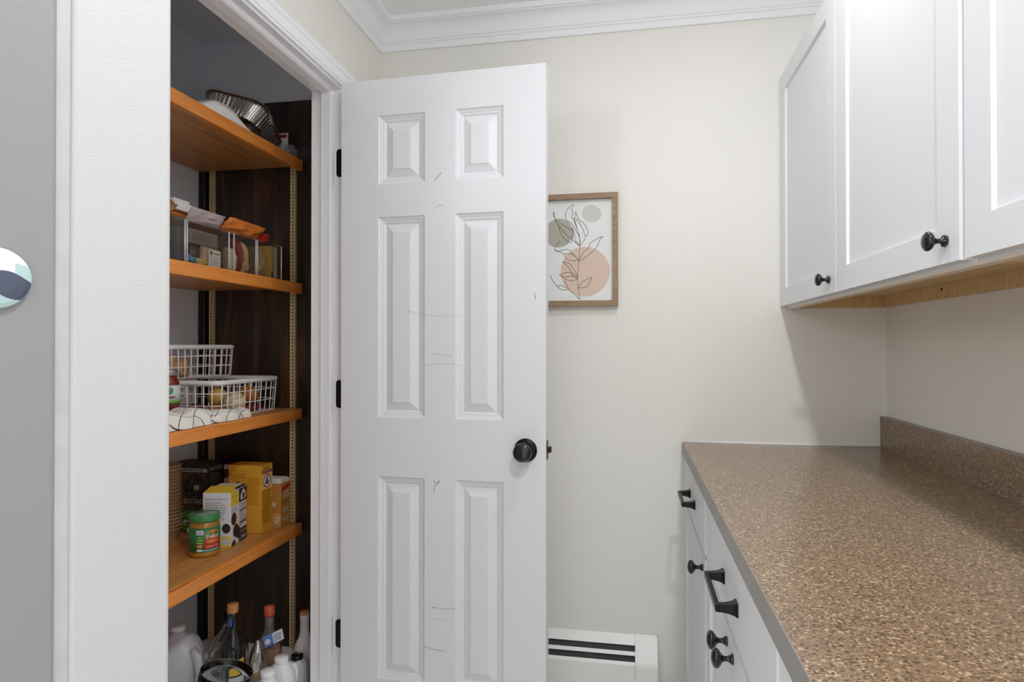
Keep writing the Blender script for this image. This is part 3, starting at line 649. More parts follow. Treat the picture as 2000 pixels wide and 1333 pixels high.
F = Face(fb, (-1.2572, 1.712, z0 + .008), (0, 1, 0)); F.rect(0, .056, 0, .052, PAPERW, 'label'); F.lines(.006, .052, .004, .034, 5, flat((110, 110, 112)), .3, 4); F.disc(.012, .043, .008, .006, flat((120, 114, 112))); F.rect(.024, .052, .040, .044, flat((120, 118, 118)))
gc = solo('grey_carton', box(new_bm(), -1.40, -1.285, 1.645, 1.795, z0 + .0735, z0 + .118, .002), mat('carton_grey', (132, 122, 110), .7, var=.1), 'grey printed carton lying in the clear bin', 'carton')
F = Face(gc, (-1.285, 1.645, z0 + .074), (0, 1, 0)); F.lines(.03, .10, .008, .034, 4, flat((92, 84, 76)), .4, 3)
solo('support_box', box(new_bm(), -1.42, -1.305, 1.695, 1.79, z0 + .003, z0 + .073, .002), mat('carton_brown', (126, 106, 82), .7), 'brown carton under the grey carton in the clear bin', 'carton')
solo('brown_pouch', pillow(new_bm(), .16, .045, .06, T(-1.312, 1.492, z0 + .103) @ RZ(90), 23, .8), mat('pouch_brown', (112, 98, 84), .35, var=.4, vscale=40), 'grey-brown pouch above the pasta bag in the clear bin', 'bag')
solo('cardboard_sleeve', box(new_bm(), -1.56, -1.33, 1.83, 1.938, z0 + .003, z0 + .115, .002), mat('card_dark', (96, 80, 64), .7, var=.2, vscale=20), 'brown cardboard sleeve behind the cracker sleeve', 'carton')
solo('cardboard_box', box(new_bm(), -1.56, -1.385, 1.96, 2.045, z0 + .003, z0 + .112, .002), mat('card_mid', (120, 94, 62), .7, var=.2, vscale=20), 'brown cardboard box behind the tan cracker sleeves', 'carton')
solo('cracker_sleeve', pillow(new_bm(), .038, .082, .05, T(-1.285, 1.848, z0 + .046) @ RZ(90), 12, .5), mat('cracker', (232, 218, 190), .6, var=.15, vscale=120), 'cream cracker sleeve standing in the clear bin', 'sleeve')
solo('red_packet', pillow(new_bm(), .024, .118, .06, T(-1.29, 1.884, z0 + .064) @ RZ(90) @ RY(-4), 13, .8), flat((136, 30, 32), .3), 'red foil packet standing between cracker sleeves', 'packet')
solo('tan_sleeve', pillow(new_bm(), .030, .112, .06, T(-1.29, 1.915, z0 + .061) @ RZ(90) @ RY(-5), 14, .6), mat('tan_sleeve', (206, 170, 116), .5, var=.2, vscale=60), 'tan paper sleeve beside the red packet', 'sleeve')
for k in range(4):
    solo('cracker_stack', pillow(new_bm(), .018, .095 + .004 * k, .07, T(-1.295, 1.972 + .0185 * k, z0 + .052 + .002 * k) @ RZ(90), 20 + k, .4), mat('cracker_tan', (188, 148, 92), .5, var=.25, vscale=110), 'tan cracker sleeve in the row inside the last clear bin', 'sleeve', group='tan sleeves in the last bin')
yb = solo('yellow_carton', box(new_bm(), -1.38, -1.256, 2.048, 2.092, z0 + .003, z0 + .123, .0015), mat('carton_yellow', (214, 176, 84), .55), 'yellow carton with black and white print in the clear bin', 'carton')
F = Face(yb, (-1.256, 2.048, z0 + .003), (0, 1, 0)); F.rect(.010, .030, .004, .112, flat((222, 216, 202)), 'printed_patch'); F.lines(.011, .022, .03, .11, 18, flat((40, 36, 34)), .6, 3); F.rect(.002, .016, .006, .03, flat((110, 36, 50))); F.rect(.022, .028, .006, .02, flat((90, 160, 170)))
# bags lying across the bin tops
zt = z0 + .132
bm = new_bm(); G = 26
def sheet(bm, pts_fn, nu, nv, th=.004):
    top = [[pts_fn(i / nu, j / nv) for j in range(nv + 1)] for i in range(nu + 1)]
    V1 = [[bm.verts.new(p) for p in r] for r in top]; V2 = [[bm.verts.new((p[0], p[1], p[2] - th)) for p in r] for r in top]
    for i in range(nu):
        for j in range(nv):
            f = bm.faces.new([V1[i][j], V1[i + 1][j], V1[i + 1][j + 1], V1[i][j + 1]]); f.smooth = True
            f = bm.faces.new([V2[i][j], V2[i][j + 1], V2[i + 1][j + 1], V2[i + 1][j]]); f.smooth = True
    for i in range(nu):
        for j in (0, nv): bm.faces.new([V1[i][j], V1[i + 1][j], V2[i + 1][j], V2[i][j]])
    for j in range(nv):
        for i in (0, nu): bm.faces.new([V1[i][j], V1[i][j + 1], V2[i][j + 1], V2[i][j]])
    return bm
ORANGE = mat('orange_film', (206, 122, 56), .3, var=.15, vscale=20)
bm = pillow(new_bm(), .42, .20, .030, T(-1.405, 1.78, zt + .021) @ RZ(90) @ RX(90), 31, .7, n=18); ob = solo('orange_bag', bm, ORANGE, 'orange snack bag lying across the clear bins', 'bag')
bm = pillow(new_bm(), .20, .062, .030, T(-1.272, 1.905, zt + .025) @ RZ(90) @ RX(50), 33, .9); o2 = solo('orange_pouch', bm, mat('orange_bright', (226, 132, 62), .35), 'bright orange pouch with white lettering sagging over a clear bin', 'bag')
bm = pillow(new_bm(), .16, .05, .016, T(-1.270, 1.715, zt + .022) @ RZ(90) @ RX(35), 35, .8); solo('mauve_packet', bm, mat('mauve', (188, 170, 172), .35), 'pale mauve packet at the front of the bin tops', 'packet')
bm = pillow(new_bm(), .17, .07, .05, T(-1.30, 1.51, zt + .026) @ RZ(90) @ RX(70), 36, 1.1); solo('brown_film_bag', bm, mat('brown_film', (150, 118, 84), .25, var=.4, vscale=30), 'shiny brown bag on top of the pasta bin', 'bag')
bm = new_bm(); prism(bm, [(1.632, zt + .038), (1.80, zt + .038), (1.772, zt + .054), (1.70, zt + .062), (1.635, zt + .060)], 'x', -1.40, -1.31); wp = solo('paper_bag', bm, PAPERW, 'folded white paper packet on top of the orange bag', 'packet')
bm = box(new_bm(), -1.395, -1.32, 1.642, 1.71, zt + .0625, zt + .074, .002); solo('white_carton', bm, flat((224, 222, 216)), 'small flat white carton on the folded white packet', 'carton')
bm = sheet(new_bm(), lambda u, v: (-1.31 - .10 * v, 1.88 + .16 * u, zt + .042 + .030 * u ** 3 + .012 * math.sin(u * 5 + v * 2)), 14, 6, .0015); solo('cellophane', bm, FILM, 'clear cellophane flap curling above the orange pouch', 'wrap')
bm = pillow(new_bm(), .085, .036, .03, T(-1.30, 2.06, zt + .020) @ RZ(90) @ RY(-10), 37, .7); solo('red_bag', bm, flat((196, 52, 44), .4), 'red bag on top of the yellow carton bin', 'bag')

# ============================================================ BASKET SHELF (z 1.006)
z0 = 1.0065
def wire_basket(x0, x1, y0, y1, za, zb, label, rim_r=.0080):
    b = thing('wire_basket', label, 'basket', ((x0 + x1) / 2, (y0 + y1) / 2, za))
    cxm, cym, wx, wy = (x0 + x1) / 2, (y0 + y1) / 2, x1 - x0, y1 - y0; tp = .965
    link('rim', tube(new_bm(), [(cxm + x, cym + y, zb - rim_r) for x, y in rrect(wx, wy, .035, 8)], rim_r, 12, True), WIREW, b)
    bm = new_bm(); r = .0019; za2 = za + r
    def pt(x, y, t): k = tp + (1 - tp) * t; return (cxm + (x - cxm) * k, cym + (y - cym) * k, za2 + (zb - rim_r - za2) * t)
    for t in (.36, .70): tube(bm, [pt(cxm + x, cym + y, t) for x, y in rrect(wx, wy, .035, 6)], r, 6, True)
    def us(a, b_, axis):
        n = max(2, round((b_ - a - .04) / .031))
        for k in range(n + 1):
            q = a + .02 + (b_ - a - .04) * k / n
            if axis == 'x': p = [pt(q, y0, 1), pt(q, y0, .04), pt(q, y0 + .004, 0), pt(q, y1 - .004, 0), pt(q, y1, .04), pt(q, y1, 1)]
            else: p = [pt(x0, q, 1), pt(x0, q, .04), pt(x0 + .004, q, 0), pt(x1 - .004, q, 0), pt(x1, q, .04), pt(x1, q, 1)]
            tube(bm, p, r, 6)
    us(x0, x1, 'x'); us(y0, y1, 'y'); link('wire_grid', bm, WIREW, b); return b
wire_basket(-1.60, -1.262, 1.765, 2.115, z0, 1.130, 'white wire basket of onions standing on the shelf')
wire_basket(-1.625, -1.418, 1.735, 2.085, 1.131, 1.243, 'white wire basket stacked on the basket of onions')
def onion(loc, r, m, label, name, tilt=20, stem=True, seed=1):
    o = thing(name, label, 'vegetable', (loc[0], loc[1], loc[2] - r))
    M = T(*loc) @ RX(tilt) @ RY(tilt * .6)
    pr_ = [(0, -.88), (.35, -.84), (.7, -.62), (.93, -.25), (1, .08), (.92, .42), (.68, .70), (.36, .86), (.18, .95), (.12, 1.12), (.09, 1.3), (0, 1.32)]
    link('bulb', lathe(new_bm(), [(a * r, b_ * r) for a, b_ in pr_[:9]] + [(0, .97 * r)], M=M, n=30), m, o)
    link('stem', lathe(new_bm(), [(.19 * r, .90 * r), (.13 * r, 1.1 * r), (.10 * r, 1.35 * r), (.05 * r, 1.5 * r), (0, 1.5 * r)], M=M, n=12), flat((168, 128, 72)), o)
    return o
ON1 = mat('onion_white', (226, 206, 164), .35, var=.2, vscale=14, bstretch=(3, 3, .5)); ON2 = mat('onion_brown', (184, 110, 46), .3, var=.3, vscale=14, bstretch=(3, 3, .5)); ON3 = mat('onion_gold', (196, 156, 78), .35, var=.3, vscale=14, bstretch=(3, 3, .5))
zf = z0 + .005
onion((-1.315, 1.925, zf + .038), .038, ON1, 'large white onion at the front of the wire basket', 'onion', 15)
onion((-1.318, 2.012, zf + .056), .034, ON2, 'orange-brown onion beside the white onion in the basket', 'onion', -12)
onion((-1.375, 1.925, zf + .050), .034, ON3, 'golden onion behind the white onion in the basket', 'onion', -35)
RED = mat('red_skin', (124, 44, 34), .35, var=.3, vscale=20)
solo('red_potato', blob(new_bm(), (.026, .042, .0125), T(-1.305, 2.01, zf + .0135), 3, .15), RED, 'red potato under the orange-brown onion', 'vegetable')
solo('shallot', blob(new_bm(), (.022, .042, .017), T(-1.325, 1.835, zf + .019), 6, .15), mat('shallot', (156, 92, 56), .35, var=.3, vscale=20), 'coppery shallot lying near the towel end of the basket', 'vegetable')
solo('red_onion', blob(new_bm(), (.025, .032, .02), T(-1.39, 1.83, zf + .022), 8, .12), flat((74, 30, 40), .3), 'dark red onion lying behind the coppery shallot', 'vegetable')
PLAID = ramp_mat('grey_plaid', [(.35, (112, 106, 100)), (.5, (190, 184, 176)), (.65, (222, 218, 210))], 60, (1, 1, 4), .9)
bm = new_bm(); loft(bm, [[(x - 1.515, y + 1.84, z) for x, y in rrect(.135 - abs(z - 1.065) * .3, .12 - abs(z - 1.065) * .3, .025)] for z in [1.012 + .0135 * k for k in range(9)]]); solo('plaid_cloth', bm, PLAID, 'folded grey plaid cloth in the basket of onions', 'cloth')
TAN = mat('kraft_tan', (196, 152, 112), .6, var=.12, vscale=20)
for k, (x, y, l) in enumerate(((-1.46, 1.80, .075), (-1.50, 1.83, .075), (-1.455, 1.845, .06))):
    solo('bread_roll', pillow(new_bm(), .042, l, .042, T(x, y, 1.138 + l / 2) @ RZ(20 * k), 40 + k, .5, p=4), TAN, 'tan bread stick bundle standing in the upper basket', 'bread', group='tan bundles in the upper basket')
solo('clear_pouch', pillow(new_bm(), .09, .05, .03, T(-1.545, 1.80, 1.163) @ RZ(60), 45, 1.0), FILM, 'clear pouch beside the tan bundles in the upper basket', 'bag')
tr = solo('dark_board', box(new_bm(), -1.43, -1.298, 1.44, 1.715, z0, 1.041, .004, 2), mat('board_dark', (38, 35, 34), .45), 'dark serving board under the checked towel', 'board')
jr = thing('sauce_jar', 'glass jar of red sauce with a white and green label on the board', 'jar', (-1.372, 1.672, 1.0415))
link('glass', lathe(new_bm(), [(.034, 0), (.039, .004), (.040, .012), (.040, .083), (.036, .094), (.031, .102), (.031, .108), (0, .108)], -1.372, 1.672, 1.0415, 32), mat('sauce_red', (118, 44, 24), .15, coat=.6), jr)
link('lid', lathe(new_bm(), [(.033, .108), (.0345, .110), (.0345, .124), (.033, .126), (0, .126)], -1.372, 1.672, 1.0415, 32), mat('tin_grey', (168, 170, 172), .35, .7), jr)
lb = link('label', lathe(new_bm(), [(.0402, .026), (.0406, .026), (.0406, .080), (.0402, .080)], -1.372, 1.672, 1.0415, 40), flat((210, 216, 226), .4), jr)
link('green_band', lathe(new_bm(), [(.0407, .026), (.0409, .026), (.0409, .037), (.0407, .037)], -1.372, 1.672, 1.0415, 40), flat((128, 178, 84), .4), jr)
def on_cyl(parent, cxx, cyy, r, bm, a0, m, name='lettering', z=0):
    """bend a flat shape (x along the surface, y up) round a vertical cylinder, centred at angle a0"""
    for v in bm.verts: a = R(a0) + v.co.x / r; v.co = Vector((cxx + r * math.cos(a), cyy + r * math.sin(a), z + v.co.y))
    return link(name, bm, m, parent)
def grid_rect(x0, x1, y0, y1, n=10):
    b = new_bm()
    for k in range(n):
        a, c = x0 + (x1 - x0) * k / n, x0 + (x1 - x0) * (k + 1) / n; b.faces.new([b.verts.new(p) for p in ((a, y0, 0), (c, y0, 0), (c, y1, 0), (a, y1, 0))])
    bmesh.ops.remove_doubles(b, verts=b.verts[:], dist=1e-6); return b
def ell(rx, ry, ox=0, oy=0, n=20):
    b = new_bm(); c = b.verts.new((ox, oy, 0)); v = [b.verts.new((ox + rx * math.cos(2 * math.pi * k / n), oy + ry * math.sin(2 * math.pi * k / n), 0)) for k in range(n)]
    for k in range(n): b.faces.new([c, v[k], v[(k + 1) % n]])
    return b
on_cyl(jr, -1.372, 1.672, .0411, ell(.010, .011), -32, flat((96, 160, 84), .4), 'leaf_mark', 1.0415 + .064)
on_cyl(jr, -1.372, 1.672, .0411, text_bm('V', .012, .018), -32, flat((70, 60, 50), .5), z=1.0415 + .060)
on_cyl(jr, -1.372, 1.672, .0411, grid_rect(-.012, .014, 0, .006), -30, flat((150, 70, 70), .4), 'printed_patch', 1.0415 + .042)

# checked towel draped over the board and along the shelf front
bm = new_bm(); NU, NV = 70, 26; uvl = bm.loops.layers.uv.new('UVMap'); Vg = {}; UV = {}
def towel_h(y):
    if y < 1.70: return .046 + .006 * math.sin(y * 55)
    k = math.exp(-((y - 1.695) / .02) ** 2) * .012
    return .034 - k + .004 * math.sin((y - 1.70) * 40) if y < 1.84 else .034 * math.sqrt(max(0.02, 1 - ((y - 1.84) / .045) ** 2))
for i in range(NU + 1):
    y = 1.45 + .432 * i / NU; H = towel_h(y); back = -1.294 if y < 1.70 else -1.294 + min(1, (y - 1.70) / .05) * .030
    if y > 1.84: back = -1.264 + .0
    front = -1.208 - .008 * math.sin(y * 30) ** 2 - (.02 * math.exp(-((y - 1.69) / .018) ** 2)) - (.018 * max(0, (y - 1.855) / .027) ** 2)
    for j in range(NV + 1):
        t = j / NV; s = min(1, t / .38)
        prof_ = math.sin(s * math.pi / 2) ** .6; x = front + (back - front) * (t ** 1.25)
        if y >= 1.70: prof_ = math.sqrt(max(0, 1 - (2 * t - 1) ** 2)); x = front + (back - front) * (.5 - .5 * math.cos(math.pi * t))
        z = z0 + .0015 + H * prof_ + .0025 * noise.noise(Vector((x * 30, y * 22, 1))) * prof_
        Vg[i, j] = bm.verts.new((x, y, z)); UV[Vg[i, j]] = (i / NU * .45 + .03 * math.sin(t * 3), t * .30 + .02 * math.sin(i * .2))
for i in range(NU):
    for j in range(NV):
        f = bm.faces.new([Vg[i, j], Vg[i + 1, j], Vg[i + 1, j + 1], Vg[i, j + 1]]); f.smooth = True
        for lp_ in f.loops: lp_[uvl].uv = UV[lp_.vert]
def towel_mat():
    m = bpy.data.materials.new('checked_towel'); m.use_nodes = True; nt = m.node_tree; b = nt.nodes['Principled BSDF']; b.inputs['Roughness'].default_value = .9
    uv = nt.nodes.new('ShaderNodeUVMap'); mp = nt.nodes.new('ShaderNodeMapping'); mp.inputs['Rotation'].default_value = (0, 0, R(38)); mp.inputs['Scale'].default_value = (17, 17, 17)
    nt.links.new(uv.outputs[0], mp.inputs[0]); sp = nt.nodes.new('ShaderNodeSeparateXYZ'); nt.links.new(mp.outputs[0], sp.inputs[0]); outs = []
    for k in range(2):
        fr_ = nt.nodes.new('ShaderNodeMath'); fr_.operation = 'FRACT'; nt.links.new(sp.outputs[k], fr_.inputs[0])
        c = nt.nodes.new('ShaderNodeMath'); c.operation = 'LESS_THAN'; c.inputs[1].default_value = .055; nt.links.new(fr_.outputs[0], c.inputs[0]); outs.append(c)
    mx = nt.nodes.new('ShaderNodeMath'); mx.operation = 'MAXIMUM'; nt.links.new(outs[0].outputs[0], mx.inputs[0]); nt.links.new(outs[1].outputs[0], mx.inputs[1])
    r = nt.nodes.new('ShaderNodeMix'); r.data_type = 'RGBA'; r.inputs[6].default_value = s2l((234, 230, 222)); r.inputs[7].default_value = s2l((40, 40, 42)); nt.links.new(mx.outputs[0], r.inputs[0]); nt.links.new(r.outputs[2], b.inputs['Base Color'])
    return m
bm.normal_update(); solo('checked_towel', bm, towel_mat(), 'white towel with thin black checks draped along the basket shelf', 'towel')

# ============================================================ BOX SHELF (z 0.578)
z0 = .5785
# jar with green lid
jx, jy = -1.328, 1.795
sj = thing('salsa_jar', 'plastic jar with green lid and green label on the food shelf', 'jar', (jx, jy, z0))
bd = link('body', lathe(new_bm(), [(.040, 0), (.0445, .003), (.0455, .010), (.044, .016), (.0445, .024), (.0445, .094), (.043, .102), (.040, .106), (.039, .112), (0, .112)], jx, jy, z0, 40), mat('jar_gold', (168, 118, 42), .12, coat=.7, var=.15, vscale=40), sj)
link('lid', lathe(new_bm(), [(.0425, .108), (.045, .110), (.0455, .124), (.0445, .1285), (.042, .130), (.040, .129), (0, .129)], jx, jy, z0, 44), mat('lid_green', (70, 140, 82), .35), sj)
link('lid_insert', lathe(new_bm(), [(.036, .129), (.036, .1296), (0, .1296)], jx, jy, z0, 40), mat('lid_print', (130, 160, 140), .3, var=.4, vscale=60), sj)
lb = link('label', lathe(new_bm(), [(.0447, .018), (.0451, .018), (.0451, .092), (.0447, .092)], jx, jy, z0, 48), mat('label_green', (52, 122, 74), .4), sj)
def jl(b, a, m, z, k=0, name='printed_patch'): on_cyl(sj, jx, jy, .0454 + .0002 * k, b, a, m, name, z0 + z)
A0 = -38      # label faces the room
jl(ell(.024, .017), A0 + 16, flat((226, 122, 48), .4), .068); jl(grid_rect(-.026, .024, 0, .030), A0 + 16, flat((184, 46, 34), .4), .026)
jl(ell(.022, .010), A0 + 16, flat((222, 90, 40), .4), .052, 1); jl(text_bm('Fenno', .036, .012), A0 + 15, flat((245, 244, 240)), .066, 3, 'lettering')
jl(text_bm('CRUNCHY', .034, .007), A0 + 14, flat((250, 226, 150)), .050, 3, 'lettering'); jl(text_bm('organic dip', .038, .006), A0 + 14, flat((246, 240, 226)), .034, 3, 'lettering')
jl(grid_rect(-.028, .026, 0, .005), A0 + 14, flat((96, 190, 190), .4), .020, 1); jl(grid_rect(-.011, .011, 0, .014), A0 - 34, flat((206, 220, 226), .4), .072, 1)
jl(text_bm('Luna', .017, .008), A0 - 34, flat((40, 60, 70)), .079, 3, 'lettering')
for k, z in enumerate((.062, .054, .046)): jl(grid_rect(-.009 + .004 * (k == 0), .009 - .004 * (k == 0), 0, .003), A0 - 34, flat((206, 216, 104), .4), z, 1)
jl(grid_rect(-.008, .008, 0, .011), A0 - 34, flat((206, 140, 96), .4), .032, 1); jl(ell(.010, .004), A0 - 34, flat((214, 228, 214), .4), .024, 1)

def carton(name, label, x, y, rz, w_, d_, h_, m, faces=None, top=True):
    """carton whose near corner is at (x, y); w_ runs to -x (front face looks to -y), d_ runs to +y (side looks to +x)"""
    t = thing(name, label, 'box', (x, y, z0), rz); M = WM[t.name]
    bm = box(new_bm(), -w_, 0, 0, d_, 0, h_, .0012); bm.transform(M); b = link('carton', bm, m, t)
    R3 = M.to_3x3()
    return t, Face(b, M @ Vector((-w_, 0, 0)), R3 @ Vector((1, 0, 0))), Face(b, M @ Vector((0, 0, 0)), R3 @ Vector((0, 1, 0))), M
# cookie carton, opened
t, Fa, Fb, M = carton('cookie_box', 'opened white cookie carton with yellow corners and cookie pictures', -1.286, 1.866, 10, .092, .120, .178, mat('box_white', (226, 226, 230), .5))
GREYT = flat((120, 120, 124)); DK = flat((40, 38, 40)); YEL = flat((236, 202, 58), .5)
Fa.text('Nut here and Feature it!', .044, .158, .074, .007, flat((70, 70, 74))); Fa.lines(.008, .084, .088, .150, 8, GREYT, .28, 2)
Fa.rect(.062, .092, 0, .036, YEL); Fa.disc(.077, .018, .011, .012, flat((196, 206, 214)))
COOK = mat('cookie_print', (58, 40, 34), .8, var=.5, vscale=300); CRM = flat((230, 180, 92))
Fa.disc(.078, .062, .014, .016, COOK)
Fb.rect(0, .058, .130, .178, YEL); Fb.text('Thoughtful', .026, .160, .036, .007, flat((90, 80, 30))); Fb.text('cookies', .030, .148, .024, .006, flat((90, 80, 30)))
Fb.lines(.006, .054, .105, .124, 3, GREYT, .3, 6)
Fb.disc(.030, .080, .019, .018, CRM); Fb.disc(.022, .088, .019, .020, COOK); Fb.disc(.046, .040, .021, .022, CRM); Fb.disc(.038, .046, .020, .022, COOK); Fb.disc(.055, .034, .017, .020, COOK); Fb.poly([(.004, .0), (.034, .0), (.036, .012), (.024, .018), (.010, .014)], COOK)
Fb.rect(.060, .120, .132, .178, DK); Fb.poly([(.070, .138), (.112, .140), (.112, .158), (.094, .174), (.072, .158)], flat((220, 216, 206))); Fb.rect(.084, .104, .142, .160, flat((120, 76, 40)))
Fb.lines(.062, .120, .050, .128, 12, flat((96, 96, 98)), .3, 8); Fb.rect(.062, .120, .102, .105, DK); Fb.rect(.062, .120, .062, .065, DK)
Fb.rect(.060, .120, 0, .044, flat((70, 44, 40))); Fb.rect(.060, .120, 0, .020, flat((34, 36, 58))); Fb.text('2 PACK', .092, .012, .044, .012, flat((240, 240, 242))); Fb.text('COOKIES', .092, .032, .050, .007, flat((220, 190, 170)))
bm = new_bm(); v = [bm.verts.new(M @ Vector(p)) for p in ((-.092, .002, .178), (0, .002, .178), (-.004, .05, .190), (-.088, .05, .190), (-.092, .004, .1775), (0, .004, .1775), (-.004, .05, .189), (-.088, .05, .189))]
for f in ((0, 1, 2, 3), (4, 7, 6, 5), (0, 4, 5, 1), (1, 5, 6, 2), (2, 6, 7, 3), (3, 7, 4, 0)): bm.faces.new([v[k] for k in f])
link('flap', bm, YEL, t)
bm = box(new_bm(), -.090, -.002, .06, .118, .1785, .1835, .001); bm.transform(M); link('flap', bm, flat((60, 44, 42)), t)
bm = box(new_bm(), -.084, -.01, .064, .114, .184, .186, .0005); bm.transform(M); link('flap', bm, flat((224, 214, 196)), t)
# baking soda carton
t, Fa, Fb, M = carton('baking_soda_box', 'tall yellow baking soda carton with round red emblem', -1.273, 2.020, 0, .128, .071, .238, mat('box_gold', (228, 168, 52), .5, var=.06, vscale=6))
ORT = flat((168, 106, 26)); 
Fa.lines(.004, .075, .190, .212, 3, ORT, .4, 3); Fa.lines(.072, .122, .10, .196, 16, ORT, .34, 4); Fa.rect(.030, .046, .155, .180, flat((140, 80, 28)))
for a, b_, c, d in ((.002, .082, .2165, .2175), (.002, .082, .1865, .1875), (.082, .083, .1865, .2175)): Fa.rect(a, b_, c, d, ORT)
Fb.rect(.004, .067, .208, .218, flat((148, 44, 60))); Fb.lines(.016, .052, .222, .230, 1, flat((90, 70, 40)), .6, 2); Fb.text('BAKING SODA', .0355, .213, .054, .006, flat((220, 180, 160)))
Fb.rect(.003, .068, .152, .206, flat((240, 208, 128), .5)); Fb.disc(.036, .180, .024, .024, flat((150, 40, 48)), n=36); Fb.disc(.036, .180, .020, .020, flat((240, 234, 226)), n=36)
Fb.poly([(.024, .170), (.034, .167), (.044, .172), (.047, .180), (.041, .184), (.036, .178), (.031, .177), (.037, .186), (.044, .191), (.040, .196), (.030, .190), (.026, .182)], flat((70, 50, 62)))
Fb.lines(.004, .068, .030, .150, 17, ORT, .45, 9); Fb.rect(.004, .068, .030, .148, mat('gold_dark', (204, 146, 52), .55)) if False else None
# brown sugar carton
t, Fa, Fb, M = carton('sugar_box', 'small tan sugar carton with an opened white top', -1.248, 2.104, 0, .085, .068, .158, mat('box_tan', (196, 138, 66), .55))
Fa.text('G', .070, .028, .018, .026, flat((236, 226, 208))); Fa.disc(.056, .082, .008, .010, flat((220, 208, 190))); Fa.rect(.046, .085, 0, .050, flat((206, 160, 96))); Fa.text('GF', .070, .026, .022, .026, flat((240, 232, 216)))
Fb.poly([(.006, .126), (.062, .140), (.062, .154), (.006, .142)], flat((176, 52, 40))); Fb.text('LOW', .036, .124, .030, .012, flat((238, 230, 216))); Fb.text('SUGAR', .036, .110, .046, .012, flat((238, 230, 216)))
Fb.lines(.008, .060, .080, .100, 3, flat((130, 84, 36)), .4, 3); Fb.lines(.012, .056, .050, .068, 2, flat((206, 200, 196)), .5, 5); Fb.lines(.012, .056, .018, .036, 2, flat((222, 216, 206)), .4, 7)
bm = new_bm(); prism(bm, [(0, 0), (.066, 0), (.060, .012), (.040, .020), (.012, .016)], 'x', -.083, -.002); bm.transform(M @ T(0, .001, .1585)); link('opened_top', bm, PAPERW, t)
# dark protein bar carton
t, Fa, Fb, M = carton('protein_bar_box', 'black and brown protein bar carton with a bear emblem', -1.488, 2.030, 0, .145, .080, .236, mat('box_black', (44, 42, 42), .5))
Fa.rect(.0, .140, .205, .218, flat((178, 178, 180))); Fa.lines(.004, .132, .207, .216, 1, flat((70, 70, 72)), .6, 3); Fa.rect(.03, .135, .085, .200, mat('box_brown', (96, 68, 48), .6, var=.2, vscale=20))
Fa.disc(.090, .150, .044, .048, flat((52, 46, 44))); Fa.disc(.090, .150, .040, .044, flat((34, 32, 32)))
FUR = flat((188, 180, 172)); rnd = random.Random(5); bm = new_bm()
for k in range(90):
    a = rnd.random() * 6.28; r_ = .012 + .026 * rnd.random(); x = .090 + r_ * math.cos(a) * .9; y = .152 + r_ * math.sin(a); s = .0022; c, d = math.cos(a), math.sin(a)
    bm.faces.new([bm.verts.new(p) for p in ((x - d * .0006, y + c * .0006, 0), (x + c * s * 1.6, y + d * s * 1.6, 0), (x + d * .0006, y - c * .0006, 0))])
bm.transform(Fa.M(0, 0)); link('bear_fur_print', bm, FUR, Fa.p)
Fa.disc(.098, .150, .012, .009, FUR); Fa.disc(.098, .138, .009, .007, flat((60, 50, 46))); Fa.poly([(.090, .146), (.093, .134), (.096, .146)], FUR); Fa.poly([(.101, .146), (.104, .134), (.107, .146)], FUR)
Fa.text('EIOTTIAGE', .090, .100, .086, .018, flat((206, 202, 196))); Fa.text('PROTEIN BAR', .085, .076, .100, .014, flat((166, 134, 112)))
Fb.text('PROTEIN', .040, .215, .066, .014, flat((190, 190, 190))); Fb.lines(.008, .072, .150, .200, 5, flat((120, 120, 122)), .45, 6)
# red carton behind
t, Fa, Fb, M = carton('red_box', 'dark red and white carton behind the yellow baking soda carton', -1.415, 2.120, 0, .075, .05, .218, mat('box_red', (124, 44, 36), .5))
Fa.rect(0, .075, .200, .218, flat((214, 212, 214))); Fa.poly([(0, .165), (.040, .180), (.075, .165), (.075, .130), (0, .130)], flat((228, 228, 232))); Fa.rect(0, .075, .0, .140, flat((44, 44, 62)))
# green garlic bag
gb = solo('garlic_bag', pillow(new_bm(), .095, .078, .03, T(-1.520, 1.990, z0 + .040) @ RZ(-4), 50, .6), mat('bag_green', (70, 138, 48), .35, var=.3, vscale=25), 'green bag with white lettering in front of the black carton', 'bag')
F = Face(gb, (-1.5675, 1.973, z0), (1, 0, 0)); F.rect(.018, .082, .036, .054, flat((36, 60, 34))); F.text('garlic', .050, .045, .056, .018, flat((236, 240, 232))); F.lines(.02, .08, .029, .034, 1, flat((190, 214, 120)), .5, 2)
F.disc(.052, .064, .010, .004, flat((226, 200, 60))); F.disc(.046, .013, .009, .009, flat((226, 214, 176))); F.disc(.066, .012, .010, .008, flat((206, 140, 80)))
# stack of kraft bowls
KR = mat('kraft_cup', (182, 152, 112), .75, bump=.2, bscale=120)
bm = lathe(new_bm(), [(.030, 0), (.031, .001), (.0415, .044), (.0432, .0445), (.0442, .0462), (.0432, .048), (.0415, .0475), (.0400, .046), (.0295, .003), (0, .003)], 0, 0, 0, 40)
cup0 = link('paper_bowl', bm, KR); tag(cup0, 'kraft paper bowl in the tall stack beside the black carton', 'bowl', 'stack of kraft paper bowls')
cup0.location = (-1.535, 1.885, z0)
for k in range(1, 19):
    c = cup0.copy(); COL.objects.link(c); c.location = (-1.535 + .0003 * math.sin(k * 2.1), 1.885 + .0003 * math.cos(k * 1.7), z0 + .0118 * k); c.rotation_euler = (0, 0, k)

# ============================================================ PANTRY FLOOR (z 0.105)
z0 = .1055
def bottle(name, label, x, y, prof, m, cat='bottle'):
    t = thing(name, label, cat, (x, y, z0)); b = link('body', lathe(new_bm(), prof, x, y, z0, 36), m, t); return t, b
